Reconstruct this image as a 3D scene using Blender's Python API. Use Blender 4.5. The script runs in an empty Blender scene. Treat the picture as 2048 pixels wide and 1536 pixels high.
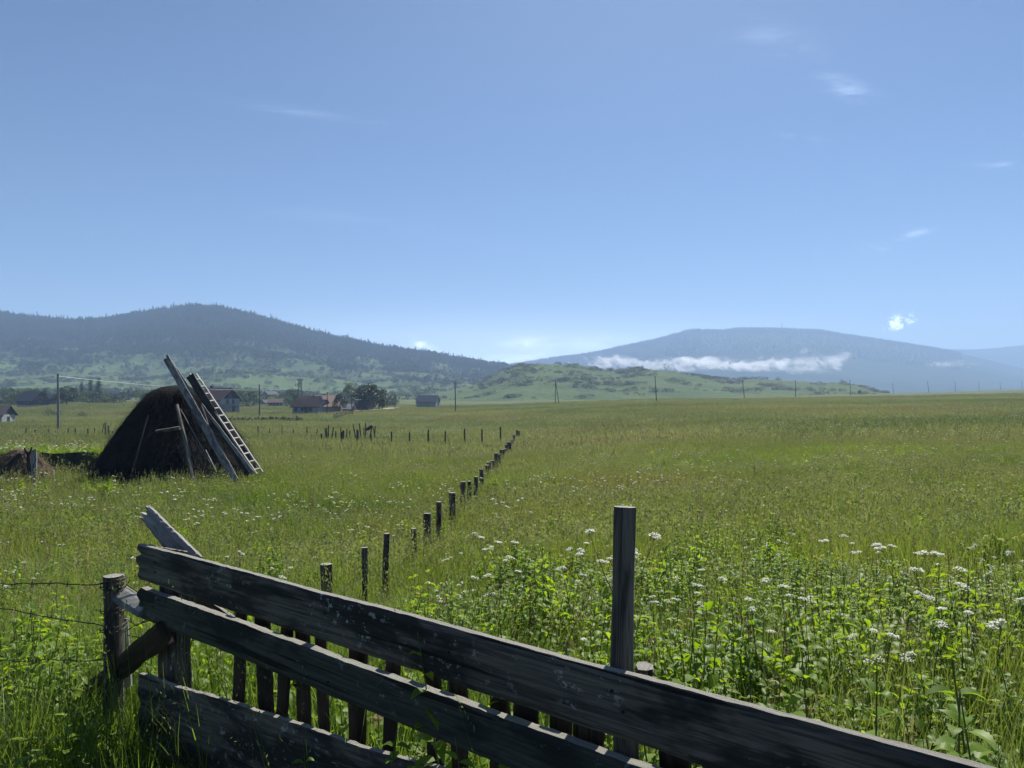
import bpy, math, random
import numpy as np
from mathutils import Vector, Matrix, Euler
R = math.radians
random.seed(7)
rng = np.random.default_rng(11)
sc = bpy.context.scene
COL = sc.collection

# ------------------------------------------------------------------ camera
EYE = 1.65; F = 1500.0; HY = 786.0          # eye height, focal length and horizon row for a 2048 px wide picture
cam = bpy.data.objects.new('camera', bpy.data.cameras.new('camera')); COL.objects.link(cam)
cam.location = (0, 0, EYE); cam.rotation_euler = (R(90) + math.atan(18 / F), 0, 0)
cam.data.sensor_width = 36; cam.data.lens = F / 2048 * 36
cam.data.clip_start = 0.05; cam.data.clip_end = 60000
sc.camera = cam

# ------------------------------------------------------------------ light
SUN_EL, SUN_AZ = 50, 22                       # azimuth clockwise from the view direction (+Y)
sc.view_settings.view_transform = 'Standard'; sc.view_settings.look = 'None'
sc.view_settings.exposure = 0.8; sc.view_settings.gamma = 1
sun = bpy.data.objects.new('sun', bpy.data.lights.new('sun', 'SUN')); COL.objects.link(sun)
sun.data.energy = 5.0; sun.data.angle = R(0.5); sun.data.color = (1, .95, .86)
sd = Vector((math.sin(R(SUN_AZ)) * math.cos(R(SUN_EL)), math.cos(R(SUN_AZ)) * math.cos(R(SUN_EL)), math.sin(R(SUN_EL))))
sun.rotation_euler = sd.to_track_quat('Z', 'Y').to_euler()
cy = sc.cycles
cy.max_bounces = 7; cy.diffuse_bounces = 3; cy.glossy_bounces = 2; cy.transmission_bounces = 4
cy.transparent_max_bounces = 8; cy.volume_bounces = 1
cy.volume_step_rate = 0.5; cy.volume_max_steps = 256
cy.use_adaptive_sampling = True; cy.adaptive_threshold = 0.02
cy.sample_clamp_indirect = 4.0

class NT:
    """small helper to write node trees"""
    def __init__(s, nt): s.nt = nt; nt.nodes.clear()
    def n(s, t, **k):
        x = s.nt.nodes.new(t)
        for a, b in k.items():
            if a.startswith('_'): x.inputs[int(a[1:])].default_value = b
            elif a in x.inputs and not hasattr(x, a): x.inputs[a].default_value = b
            else: setattr(x, a, b)
        return x
    def l(s, a, b): s.nt.links.new(a, b)
    def put(s, sock, v):
        if hasattr(v, 'is_linked') or isinstance(v, bpy.types.NodeSocket): s.l(v, sock)
        else: sock.default_value = v
    def m(s, op, a, b=0.0, c=0.0, clamp=False):
        x = s.nt.nodes.new('ShaderNodeMath'); x.operation = op; x.use_clamp = clamp
        for i, v in enumerate((a, b, c)): s.put(x.inputs[i], v)
        return x.outputs[0]
    def noise(s, vec, scale, detail=3, rough=.55, dist=0):
        x = s.n('ShaderNodeTexNoise'); x.inputs['Scale'].default_value = scale; x.inputs['Detail'].default_value = detail
        x.inputs['Roughness'].default_value = rough; x.inputs['Distortion'].default_value = dist
        if vec is not None: s.l(vec, x.inputs['Vector'])
        return x.outputs['Fac']
    def ramp(s, fac, a, b):
        x = s.n('ShaderNodeMapRange'); x.clamp = True; x.interpolation_type = 'SMOOTHSTEP'
        s.put(x.inputs[0], fac); x.inputs[1].default_value = a; x.inputs[2].default_value = b
        return x.outputs[0]
    def mix(s, f, a, b):
        x = s.n('ShaderNodeMix'); x.data_type = 'RGBA'
        s.put(x.inputs[0], f)
        for i, v in ((6, a), (7, b)):
            if isinstance(v, tuple): x.inputs[i].default_value = (*v[:3], 1)
            else: s.l(v, x.inputs[i])
        return x.outputs[2]
    def mapping(s, vec, scale, loc=(0, 0, 0)):
        x = s.n('ShaderNodeMapping'); s.l(vec, x.inputs[0]); x.inputs[3].default_value = scale; x.inputs[1].default_value = loc
        return x.outputs[0]

world = bpy.data.worlds.new('World'); sc.world = world; world.use_nodes = True
w = NT(world.node_tree)
sky = w.n('ShaderNodeTexSky'); sky.sky_type = 'NISHITA'; sky.sun_disc = False
sky.sun_elevation = R(SUN_EL); sky.sun_rotation = R(SUN_AZ); sky.altitude = 1800; sky.air_density = 1.0
sky.dust_density = 0.3; sky.ozone_density = 5.5
geo = w.n('ShaderNodeTexCoord'); sep = w.n('ShaderNodeSeparateXYZ'); w.l(geo.outputs['Generated'], sep.inputs[0])
dy = w.m('MAXIMUM', sep.outputs[1], 0.05)
cu = w.m('DIVIDE', sep.outputs[0], dy); cv = w.m('DIVIDE', sep.outputs[2], dy)      # slopes of the viewing direction
comb = w.n('ShaderNodeCombineXYZ'); w.l(cu, comb.inputs[0]); w.l(cv, comb.inputs[1])
CLOUDS_GLOW = [  # centre px, py, half sizes, tilt (deg), strength, noise scale x, y, kind
    (1797, 643, 38, 20, 24, 1.3, 85, 120, 1), (850, 694, 26, 9, -30, 1.6, 40, 90, 0), (1058, 700, 30, 24, 0, .5, 40, 50, 0),
    (1060, 688, 90, 10, 0, .4, 14, 60, 0), (1700, 175, 62, 20, -24, .16, 14, 60, 0), (1545, 75, 90, 34, -16, .07, 9, 30, 0),
    (1833, 467, 30, 7, 16, .2, 20, 90, 0), (1748, 497, 30, 10, 0, .12, 20, 60, 0), (2012, 328, 52, 6, 0, .13, 20, 90, 0),
    (1020, 725, 620, 70, 0, .55, 1, 1, 2), (1260, -60, 620, 330, 0, .05, 1, 1, 2),  # smooth ones: pale horizon haze and sun glow painted into the sky
    (1600, 270, 46, 9, -14, .08, 20, 60, 0), (560, 215, 190, 9, -8, .07, 6, 60, 0), (690, 440, 300, 16, -8, .04, 6, 40, 0),
    (985, 722, 130, 14, 0, .6, 10, 60, 0), (1250, 690, 190, 22, 0, .3, 10, 40, 0),
]
tot = None
for (px, py, sx, sy, tilt, stn, nx, ny, kind) in CLOUDS_GLOW:
    du = w.m('SUBTRACT', cu, (px - 1024) / F); dv = w.m('SUBTRACT', cv, (HY - py) / F)
    c, s_ = math.cos(R(tilt)), math.sin(R(tilt))
    a = w.m('ADD', w.m('MULTIPLY', du, c * F / sx), w.m('MULTIPLY', dv, s_ * F / sx))
    b = w.m('ADD', w.m('MULTIPLY', du, -s_ * F / sy), w.m('MULTIPLY', dv, c * F / sy))
    r2 = w.m('ADD', w.m('MULTIPLY', a, a), w.m('MULTIPLY', b, b))
    nz = w.noise(w.mapping(comb.outputs[0], (nx, ny, 1), (px, py, 0)), 1.0, 6, .62, .6)
    if kind == 2: msk = w.m('EXPONENT', w.m('MULTIPLY', r2, -1.0))
    elif kind: msk = w.ramp(w.m('SUBTRACT', w.m('MULTIPLY', nz, 4.4), w.m('MULTIPLY', r2, .9)), 1.5, 3.0)
    else: msk = w.m('MULTIPLY', w.m('EXPONENT', w.m('MULTIPLY', r2, -1.1)), w.ramp(nz, .38, .68))
    v = w.m('MULTIPLY', msk, stn * 2.0)
    tot = v if tot is None else w.m('ADD', tot, v)
front = w.m('GREATER_THAN', sep.outputs[1], 0.06)
tot = w.m('MULTIPLY', tot, front)
addc = w.n('ShaderNodeMix'); addc.data_type = 'RGBA'; addc.blend_type = 'ADD'; addc.inputs[0].default_value = 1
SKYK = 0.056
cl = w.n('ShaderNodeVectorMath'); cl.operation = 'SCALE'; cl.inputs[0].default_value = (7.5, 8.0, 8.6)
w.l(tot, cl.inputs['Scale'])
w.l(sky.outputs[0], addc.inputs[6]); w.l(cl.outputs[0], addc.inputs[7])
bg = w.n('ShaderNodeBackground'); bg.inputs[1].default_value = SKYK; w.l(addc.outputs[2], bg.inputs[0])
wo = w.n('ShaderNodeOutputWorld'); w.l(bg.outputs[0], wo.inputs[0])

# ------------------------------------------------------------------ numpy noise
def _h(ix, iy, s):
    n = (ix.astype(np.int64) * 374761393 + iy.astype(np.int64) * 668265263 + s * 974634777) & 0xffffffff
    n = ((n ^ (n >> 13)) * 1274126177) & 0xffffffff
    return ((n ^ (n >> 16)) & 0xffff) / 65535.0
def vnoise(x, y, s=0):
    x = np.asarray(x, float); y = np.asarray(y, float)
    ix = np.floor(x); iy = np.floor(y); fx = x - ix; fy = y - iy
    fx = fx * fx * (3 - 2 * fx); fy = fy * fy * (3 - 2 * fy)
    a = _h(ix, iy, s); b = _h(ix + 1, iy, s); c = _h(ix, iy + 1, s); d = _h(ix + 1, iy + 1, s)
    return (a * (1 - fx) + b * fx) * (1 - fy) + (c * (1 - fx) + d * fx) * fy
def fbm(x, y, o=4, s=0):
    t = 0; a = .5
    for i in range(o):
        t = t + a * vnoise(x * 2 ** i, y * 2 ** i, s + i); a *= .5
    return t / (1 - .5 ** o) - .5                       # about -0.5 .. 0.5

# ------------------------------------------------------------------ the lie of the land: z by bearing (as picture column) and depth
TAB = {
    -500: [(3, 0), (6, -.5), (15, -1.2), (27, -1.55), (60, -2.6), (105, -3.7), (150, -4.3), (190, -4.2), (260, -3.2), (400, -1.5), (700, 4)],
    40:  [(3, 0), (6, -.5), (15, -1.2), (27, -1.55), (60, -2.6), (105, -3.7), (150, -4.3), (190, -4.2), (260, -3.4), (400, -1.5), (700, 4)],
    200: [(3, 0), (6, -.5), (15, -1.2), (27, -1.55), (60, -2.6), (105, -3.7), (150, -4.3), (190, -3.8), (225, -2.0), (260, -2.2), (400, -1.2), (700, 4)],
    330: [(3, 0), (6, -.5), (15, -1.2), (27, -1.55), (60, -2.7), (105, -3.8), (150, -4.2), (190, -4.2), (260, -3.6), (400, -2.2), (700, 3)],
    500: [(3, 0), (6, -.55), (15, -1.3), (27, -1.6), (60, -2.8), (105, -3.9), (150, -4.1), (190, -4.2), (230, -4.4), (300, -4), (400, -3), (700, 2)],
    700: [(3, 0), (6, -.6), (15, -1.4), (27, -1.7), (60, -3.0), (105, -4.0), (150, -4.0), (190, -3.4), (240, -3.2), (300, -3.0), (400, -2.6), (700, 0)],
    900: [(3, 0), (6, -.6), (15, -1.4), (27, -1.9), (60, -3.2), (105, -4.1), (150, -3.9), (203, -3.5), (280, -4.1), (450, -4.0), (700, -3)],
    1100: [(3, 0), (6, -.5), (15, -1.2), (27, -1.7), (60, -2.8), (105, -3.4), (200, -2.8), (260, -2.4), (450, -3.0), (700, -2)],
    1300: [(3, 0), (6, -.45), (15, -1.1), (27, -1.5), (60, -2.2), (105, -2.6), (240, -1.2), (300, -1.1), (450, -2.2), (700, -1.5)],
    1500: [(3, 0), (6, -.4), (15, -1.0), (27, -1.4), (60, -1.9), (105, -2.0), (240, -.9), (316, -.9), (450, -.8), (700, -1)],
    1700: [(3, 0), (6, -.4), (15, -1.0), (27, -1.3), (60, -1.6), (105, -1.7), (240, -.6), (330, -.2), (400, .6), (550, .8), (700, .2), (1100, -4)],
    1850: [(3, 0), (6, -.4), (15, -1.0), (27, -1.2), (60, -1.5), (105, -1.5), (240, -.2), (400, 1.0), (500, 1.35), (700, 2.6), (1200, -3)],
    2050: [(3, 0), (6, -.4), (15, -.9), (27, -1.1), (60, -1.3), (105, -1.3), (240, .2), (400, 2.0), (666, 5.1), (750, 5.3), (1200, -1)],
    2600: [(3, 0), (6, -.4), (15, -.9), (27, -1.1), (60, -1.3), (105, -1.1), (240, .6), (400, 2.4), (666, 5.6), (750, 6), (1200, 0)],
}
GPX = np.linspace(-500, 2600, 156); GLD = np.linspace(math.log(.5), math.log(6000), 300)
_k = sorted(TAB); _rows = []
for k in _k:
    t = [(.5, 0), (2.4, 0)] + TAB[k] + [(2600, -6), (6000, -8)]
    _rows.append(np.interp(GLD, [math.log(a) for a, b in t], [b for a, b in t]))
_rows = np.array(_rows); GT = np.array([[np.interp(p, _k, _rows[:, j]) for j in range(len(GLD))] for p in GPX])
_kern = np.array([1, 4, 6, 4, 1]) / 16
for _ in range(3):
    P_ = np.pad(GT, ((2, 2), (2, 2)), 'edge')
    Q = sum(_kern[i] * P_[i:i + GT.shape[0], :] for i in range(5)); GT = sum(_kern[i] * Q[:, i:i + GT.shape[1]] for i in range(5))
def gz(x, y):
    x = np.asarray(x, float); y = np.asarray(y, float)
    th = np.arctan2(x, np.where(np.abs(y) < 1e-6, 1e-6, y)); th = np.clip(th, -R(45), R(45))
    r = np.hypot(x, y); d = np.maximum(r * np.cos(th), .5)
    px = 1024 + F * np.tan(th)
    a = np.clip((px - GPX[0]) / (GPX[1] - GPX[0]), 0, len(GPX) - 1.001); b = np.clip((np.log(d) - GLD[0]) / (GLD[1] - GLD[0]), 0, len(GLD) - 1.001)
    i = a.astype(int); j = b.astype(int); fa = a - i; fb = b - j
    z = (GT[i, j] * (1 - fa) + GT[i + 1, j] * fa) * (1 - fb) + (GT[i, j + 1] * (1 - fa) + GT[i + 1, j + 1] * fa) * fb
    z = z + fbm(x * .6, y * .6, 3, 5) * .10 * np.clip((d - 2) / 8, 0, 1) + fbm(x * .05, y * .05, 3, 9) * np.clip((d - 20) / 80, 0, 1) * .5
    return z
def g(x, y): return float(gz(np.array([x]), np.array([y]))[0])
def P(px, py, d): return Vector(((px - 1024) / F * d, d, EYE + (HY - py) / F * d))      # the place at depth d seen at px, py
def G(px, d, dz=0):                                                                      # the ground at that column and depth
    x = (px - 1024) / F * d
    return Vector((x, d, g(x, d) + dz))

# hills: silhouettes with a distance, a foot and a far side
def hill(pts, df, dr, db, pw, amp, seed, low=-12):
    X = [p[0] for p in pts]; Y = [p[1] for p in pts]
    def z(u, d):
        px = 1024 + F * u
        H = EYE + (HY - np.interp(px, X, Y)) / F * dr
        H = H + fbm(px * .03, px * 0 + 3.3, 4, seed) * amp * .18
        base = gz(u * df, u * 0 + df) - 1.5
        t = np.clip((d - df) / (dr - df), 0, 1)
        S = np.where(t < 1, t ** pw * (1 + .35 * (1 - t) * t * 2), 1); S = np.clip(S, 0, 1)
        zf = base * (1 - S) + H * S * d / dr
        zf = zf + amp * fbm(u * d / (dr * .07), d / (dr * .05), 5, seed + 3) * np.sin(np.pi * np.clip(t, 0, 1)) ** .7 * np.clip(H / 30, .15, 1)
        tb = np.clip((d - dr) / (db - dr), 0, 1); tb = tb * tb * (3 - 2 * tb)
        zz = np.where(d <= dr, zf, H * (1 - tb) + low * tb)
        return np.where(d < df, base - (df - d) * .15, zz)
    return z
LEFT = hill([(-700, 660), (-300, 640), (0, 629), (60, 635), (130, 644), (200, 641), (260, 630), (320, 621), (380, 614), (440, 617), (500, 631), (560, 647), (620, 665),
             (700, 682), (780, 697), (860, 708), (930, 720), (1000, 733), (1060, 742), (1200, 770), (1350, 800)], 560, 1500, 2300, 1.35, 26, 21)
KNOLL = hill([(560, 812), (700, 803), (790, 797), (850, 788), (900, 780), (960, 766), (985, 753), (1005, 742), (1040, 730), (1080, 727), (1150, 731), (1200, 738), (1232, 742), (1280, 737),
              (1340, 742), (1400, 752), (1450, 759), (1530, 759), (1590, 762), (1640, 766), (1682, 764), (1720, 771), (1750, 782), (1800, 792), (1900, 800)], 440, 700, 900, 1.1, 5.5, 41, -6)
RIGHT = hill([(700, 775), (900, 748), (1000, 737), (1060, 728), (1100, 721), (1180, 711), (1250, 696), (1330, 679), (1370, 666), (1408, 661), (1450, 661), (1480, 657), (1560, 658), (1640, 661),
              (1700, 671), (1780, 683), (1870, 697), (1950, 713), (2048, 737), (2150, 760), (2300, 785)], 1700, 3500, 4300, 1.15, 9, 61)
FAR = hill([(1400, 790), (1700, 728), (1800, 706), (1870, 697), (1940, 699), (1990, 696), (2048, 690), (2150, 684), (2300, 692), (2500, 730)], 3300, 4600, 4950, 1.2, 12, 81)

# ------------------------------------------------------------------ materials
def newmat(name):
    m = bpy.data.materials.new(name); m.use_nodes = True
    return m, NT(m.node_tree)
def foliage(name, c1, c2, trans=.5, rough=.45, big=.05, spec=.35, dry=None, tcol=None):
    m, n = newmat(name)
    oi = n.n('ShaderNodeObjectInfo')
    pos = oi.outputs['Location']
    bands = n.noise(n.mapping(pos, (big * .35, big * 1.3, 1)), 1, 4, .6, .6)
    f = n.m('ADD', n.m('MULTIPLY', n.ramp(n.m('ADD', n.m('MULTIPLY', n.noise(pos, big, 3), .5), n.m('MULTIPLY', bands, .5)), .38, .6), .65), n.m('MULTIPLY', oi.outputs['Random'], .35))
    tc = n.n('ShaderNodeTexCoord')
    f = n.m('ADD', f, n.m('MULTIPLY', n.m('SUBTRACT', n.noise(tc.outputs['Object'], 9, 1), .5), .9), clamp=True)
    col = n.mix(f, c1, c2)
    if dry: col = n.mix(n.ramp(n.noise(n.mapping(pos, (1, 1, 1), (31, 7, 0)), big * 1.7, 4), .48, .72), col, dry)
    b = n.n('ShaderNodeBsdfPrincipled'); n.l(col, b.inputs['Base Color']); b.inputs['Roughness'].default_value = rough
    b.inputs['Specular IOR Level'].default_value = spec
    t = n.n('ShaderNodeBsdfTranslucent')
    tm = n.n('ShaderNodeMix'); tm.data_type = 'RGBA'; tm.blend_type = 'MULTIPLY'; tm.inputs[0].default_value = 1
    n.l(col, tm.inputs[6]); tm.inputs[7].default_value = (*(tcol or (2.0, 1.9, .8)), 1); n.l(tm.outputs[2], t.inputs[0])
    mx = n.n('ShaderNodeMixShader'); mx.inputs[0].default_value = trans
    n.l(b.outputs[0], mx.inputs[1]); n.l(t.outputs[0], mx.inputs[2])
    o = n.n('ShaderNodeOutputMaterial'); n.l(mx.outputs[0], o.inputs[0])
    return m
def simple(name, c, rough=.8, var=.25, scale=3, c2=None, bump=.0, spec=.3, metal=0):
    m, n = newmat(name)
    tc = n.n('ShaderNodeTexCoord'); v = tc.outputs['Object']
    f = n.noise(v, scale, 5)
    c2 = c2 or tuple(x * (1 - var) for x in c)
    col = n.mix(n.ramp(f, .35, .65), c, c2)
    b = n.n('ShaderNodeBsdfPrincipled'); n.l(col, b.inputs['Base Color']); b.inputs['Roughness'].default_value = rough
    b.inputs['Specular IOR Level'].default_value = spec; b.inputs['Metallic'].default_value = metal
    if bump:
        bp = n.n('ShaderNodeBump'); bp.inputs['Strength'].default_value = bump; n.l(f, bp.inputs['Height']); n.l(bp.outputs[0], b.inputs['Normal'])
    o = n.n('ShaderNodeOutputMaterial'); n.l(b.outputs[0], o.inputs[0])
    return m
def wood(name, c1, c2, c3, lichen=.3, grain=1.0, bump=.5, rough=.8, sunlit_top=.75):
    """weathered wood; attribute tc = (metres along, metres across, seed)"""
    m, n = newmat(name)
    at = n.n('ShaderNodeAttribute'); at.attribute_name = 'tc'; v = at.outputs['Vector']
    g1 = n.noise(n.mapping(v, (2.2 * grain, 60 * grain, 1)), 1, 6, .65, .8)
    g2 = n.noise(n.mapping(v, (7 * grain, 210 * grain, 1)), 1, 3, .6)
    big = n.noise(n.mapping(v, (2.5, 9, 1)), 1, 4, .6, .3)
    col = n.mix(n.ramp(g1, .35, .62), c2, c1)
    col = n.mix(n.m('MULTIPLY', n.ramp(g2, .52, .7), .55), col, c3)
    col = n.mix(n.m('MULTIPLY', n.ramp(big, .46, .60), .85), col, c3)
    li = n.ramp(n.noise(n.mapping(v, (26, 34, 1)), 1, 5, .7), .57, .66)
    lm = n.ramp(n.noise(n.mapping(v, (3, 4, 1), (5, 5, 0)), 1, 2), .45, .62)
    col = n.mix(n.m('MULTIPLY', n.m('MULTIPLY', li, lm), lichen), col, (.34, .36, .33))
    crack = n.ramp(n.noise(n.mapping(v, (1.1, 38, 1), (9, 0, 0)), 1, 2, .5, .2), .66, .70)
    col = n.mix(crack, col, (.012, .011, .010))
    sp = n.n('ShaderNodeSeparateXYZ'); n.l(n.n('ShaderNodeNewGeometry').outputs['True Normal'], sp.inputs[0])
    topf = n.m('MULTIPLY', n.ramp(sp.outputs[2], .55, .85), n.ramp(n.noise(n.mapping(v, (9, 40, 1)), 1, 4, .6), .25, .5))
    col = n.mix(n.m('MULTIPLY', topf, sunlit_top), col, (.33, .32, .28))  # sunlight on upward faces put into the colour as a paler tone
    b = n.n('ShaderNodeBsdfPrincipled'); n.l(col, b.inputs['Base Color']); b.inputs['Roughness'].default_value = rough
    b.inputs['Specular IOR Level'].default_value = .25
    h = n.m('SUBTRACT', n.m('ADD', n.m('MULTIPLY', g1, .6), n.m('MULTIPLY', g2, .4)), n.m('MULTIPLY', crack, 1.2))
    bp = n.n('ShaderNodeBump'); bp.inputs['Strength'].default_value = bump; bp.inputs['Distance'].default_value = .004
    n.l(h, bp.inputs['Height']); n.l(bp.outputs[0], b.inputs['Normal'])
    o = n.n('ShaderNodeOutputMaterial'); n.l(b.outputs[0], o.inputs[0])
    return m

M = {}
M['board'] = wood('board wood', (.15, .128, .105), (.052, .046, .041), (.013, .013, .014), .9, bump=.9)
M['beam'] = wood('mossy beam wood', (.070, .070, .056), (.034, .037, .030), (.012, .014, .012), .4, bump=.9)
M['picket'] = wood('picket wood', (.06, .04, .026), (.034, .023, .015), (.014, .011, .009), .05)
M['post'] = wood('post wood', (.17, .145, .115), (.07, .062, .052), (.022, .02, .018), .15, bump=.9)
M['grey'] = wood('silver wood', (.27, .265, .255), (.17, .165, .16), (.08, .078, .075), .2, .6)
M['ladder'] = wood('bleached ladder wood', (.52, .50, .46), (.40, .38, .35), (.22, .21, .20), .0, .6, sunlit_top=0)
M['pole'] = wood('dark pole wood', (.045, .043, .04), (.032, .030, .028), (.02, .019, .018), .0, .3, sunlit_top=.2)
M['concrete_pole'] = simple('pale pole', (.2, .2, .19), var=.2, scale=8)
M['wire'] = simple('rusty wire', (.05, .04, .035), .6, metal=.5)
M['cable'] = simple('cable', (.35, .36, .36), .4, metal=.6)
M['steel'] = simple('galvanised steel', (.12, .13, .13), .6, metal=.3)
M['grass'] = foliage('meadow grass', (.060, .115, .022), (.180, .235, .055), .55, .4, .06, .5, dry=(.15, .155, .07), tcol=(1.75, 1.7, .75))
M['grassfar'] = foliage('far meadow grass', (.075, .11, .040), (.20, .22, .095), .45, .6, .02, .2, dry=(.16, .145, .08), tcol=(1.6, 1.5, .95))
M['weed'] = foliage('weed leaf', (.095, .17, .014), (.20, .28, .035), .5, .5, .5, .25, tcol=(2.1, 1.9, .6))
M['nettle'] = foliage('nettle leaf', (.08, .16, .012), (.18, .27, .03), .5, .5, .7, .25, tcol=(2.2, 2.0, .6))
M['stem'] = foliage('green stem', (.07, .10, .03), (.10, .13, .04), .25, .5, .5)
M['seed'] = foliage('seed head', (.14, .18, .06), (.24, .26, .11), .45, .7, .3, tcol=(1.2, 1.1, .8))
M['dry'] = foliage('dead brown stalk', (.13, .085, .045), (.22, .17, .10), .25, .8, .5, tcol=(1.2, 1, .7))
M['flower'] = foliage('white umbel', (.78, .79, .74), (.86, .86, .82), .4, .7, .5, tcol=(1, 1, .9))
M['yellow'] = foliage('yellow bloom', (.6, .5, .05), (.65, .6, .2), .3, .7, .5, tcol=(1, 1, .6))
M['crown'] = foliage('tree leaves', (.045, .075, .022), (.07, .10, .03), .35, .55, .03)
M['crown_dark'] = foliage('dark tree leaves', (.016, .030, .015), (.028, .045, .02), .25, .55, .03)
M['crown_pale'] = foliage('pale tree leaves', (.10, .14, .05), (.14, .18, .07), .4, .55, .03)
M['conifer'] = foliage('conifer needles', (.026, .045, .022), (.045, .068, .03), .15, .6, .01)
M['bark'] = simple('bark', (.09, .075, .06), .9, scale=9, bump=.4)
M['hay'] = None

def mk_hay(name, a, b, c):
    m, n = newmat(name)
    tc = n.n('ShaderNodeTexCoord'); v = tc.outputs['Object']
    f = n.noise(n.mapping(v, (14, 14, 2.2)), 1, 6, .7, 1.2); f2 = n.noise(v, 1.3, 4)
    col = n.mix(n.ramp(f, .35, .68), a, b); col = n.mix(n.ramp(f2, .45, .65), col, c)
    bs = n.n('ShaderNodeBsdfPrincipled'); n.l(col, bs.inputs['Base Color']); bs.inputs['Roughness'].default_value = .95
    bs.inputs['Specular IOR Level'].default_value = .1
    bp = n.n('ShaderNodeBump'); bp.inputs['Strength'].default_value = .9; bp.inputs['Distance'].default_value = .05; n.l(f, bp.inputs['Height']); n.l(bp.outputs[0], bs.inputs['Normal'])
    o = n.n('ShaderNodeOutputMaterial'); n.l(bs.outputs[0], o.inputs[0]); return m
M['hay'] = mk_hay('old dark hay', (.010, .010, .011), (.021, .0205, .021), (.007, .007, .008))
M['hay_light'] = mk_hay('brown hay', (.10, .075, .052), (.20, .155, .11), (.07, .056, .042))

# ground
m, n = newmat('meadow ground'); M['ground'] = m
tc = n.n('ShaderNodeNewGeometry'); v = tc.outputs['Position']
a = n.noise(n.mapping(v, (.010, .03, 1)), 1, 5, .6); b = n.noise(n.mapping(v, (.25, .5, 1)), 1, 5, .7); c = n.noise(n.mapping(v, (2.5, 3.5, 1)), 1, 4, .7)
col = n.mix(n.ramp(a, .38, .62), (.075, .105, .038), (.115, .125, .05))
col = n.mix(n.m('MULTIPLY', n.ramp(b, .4, .66), .6), col, (.055, .085, .022))
col = n.mix(n.m('MULTIPLY', n.ramp(c, .5, .75), .5), col, (.13, .15, .06))
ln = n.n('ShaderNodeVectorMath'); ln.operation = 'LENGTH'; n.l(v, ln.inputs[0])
col = n.mix(n.m('SUBTRACT', 1, n.ramp(ln.outputs['Value'], 15, 70)), col, (.030, .040, .014))       # dark thatch near by, with shade under the tall growth painted in
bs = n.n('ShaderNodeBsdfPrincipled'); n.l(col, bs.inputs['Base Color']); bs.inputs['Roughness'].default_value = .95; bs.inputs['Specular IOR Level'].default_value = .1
bp = n.n('ShaderNodeBump'); bp.inputs['Strength'].default_value = .8; bp.inputs['Distance'].default_value = .35; n.l(n.m('ADD', b, c), bp.inputs['Height']); n.l(bp.outputs[0], bs.inputs['Normal'])
o = n.n('ShaderNodeOutputMaterial'); n.l(bs.outputs[0], o.inputs[0])
def hillmat(name, grassc, grass2, woodc, rock, thr, sc1):
    m, n = newmat(name)
    v = n.n('ShaderNodeNewGeometry').outputs['Position']; at = n.n('ShaderNodeAttribute'); at.attribute_name = 'forest'
    a = n.noise(v, sc1, 5, .6); b = n.noise(v, sc1 * 6, 5, .65); c = n.noise(v, sc1 * 25, 3, .6)
    col = n.mix(n.ramp(a, .4, .6), grassc, grass2); col = n.mix(n.m('MULTIPLY', n.ramp(b, .5, .68), .7), col, woodc)
    col = n.mix(n.ramp(n.m('MULTIPLY', c, b), thr, thr + .05), col, rock)
    col = n.mix(at.outputs['Fac'], col, woodc)
    bs = n.n('ShaderNodeBsdfPrincipled'); n.l(col, bs.inputs['Base Color']); bs.inputs['Roughness'].default_value = .95; bs.inputs['Specular IOR Level'].default_value = .05
    bp = n.n('ShaderNodeBump'); bp.inputs['Strength'].default_value = .7; bp.inputs['Distance'].default_value = 3; n.l(n.m('ADD', b, n.m('MULTIPLY', c, .4)), bp.inputs['Height']); n.l(bp.outputs[0], bs.inputs['Normal'])
    o = n.n('ShaderNodeOutputMaterial'); n.l(bs.outputs[0], o.inputs[0]); return m
M['hill_left'] = hillmat('hill pasture', (.09, .13, .045), (.07, .10, .04), (.035, .052, .026), (.2, .2, .17), .36, .006)
M['knoll'] = hillmat('knoll pasture', (.068, .105, .038), (.09, .125, .045), (.035, .05, .026), (.12, .12, .105), .35, .03)
M['hill_right'] = hillmat('mountain forest', (.022, .036, .020), (.032, .05, .026), (.018, .028, .016), (.03, .04, .03), .6, .002)

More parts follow.
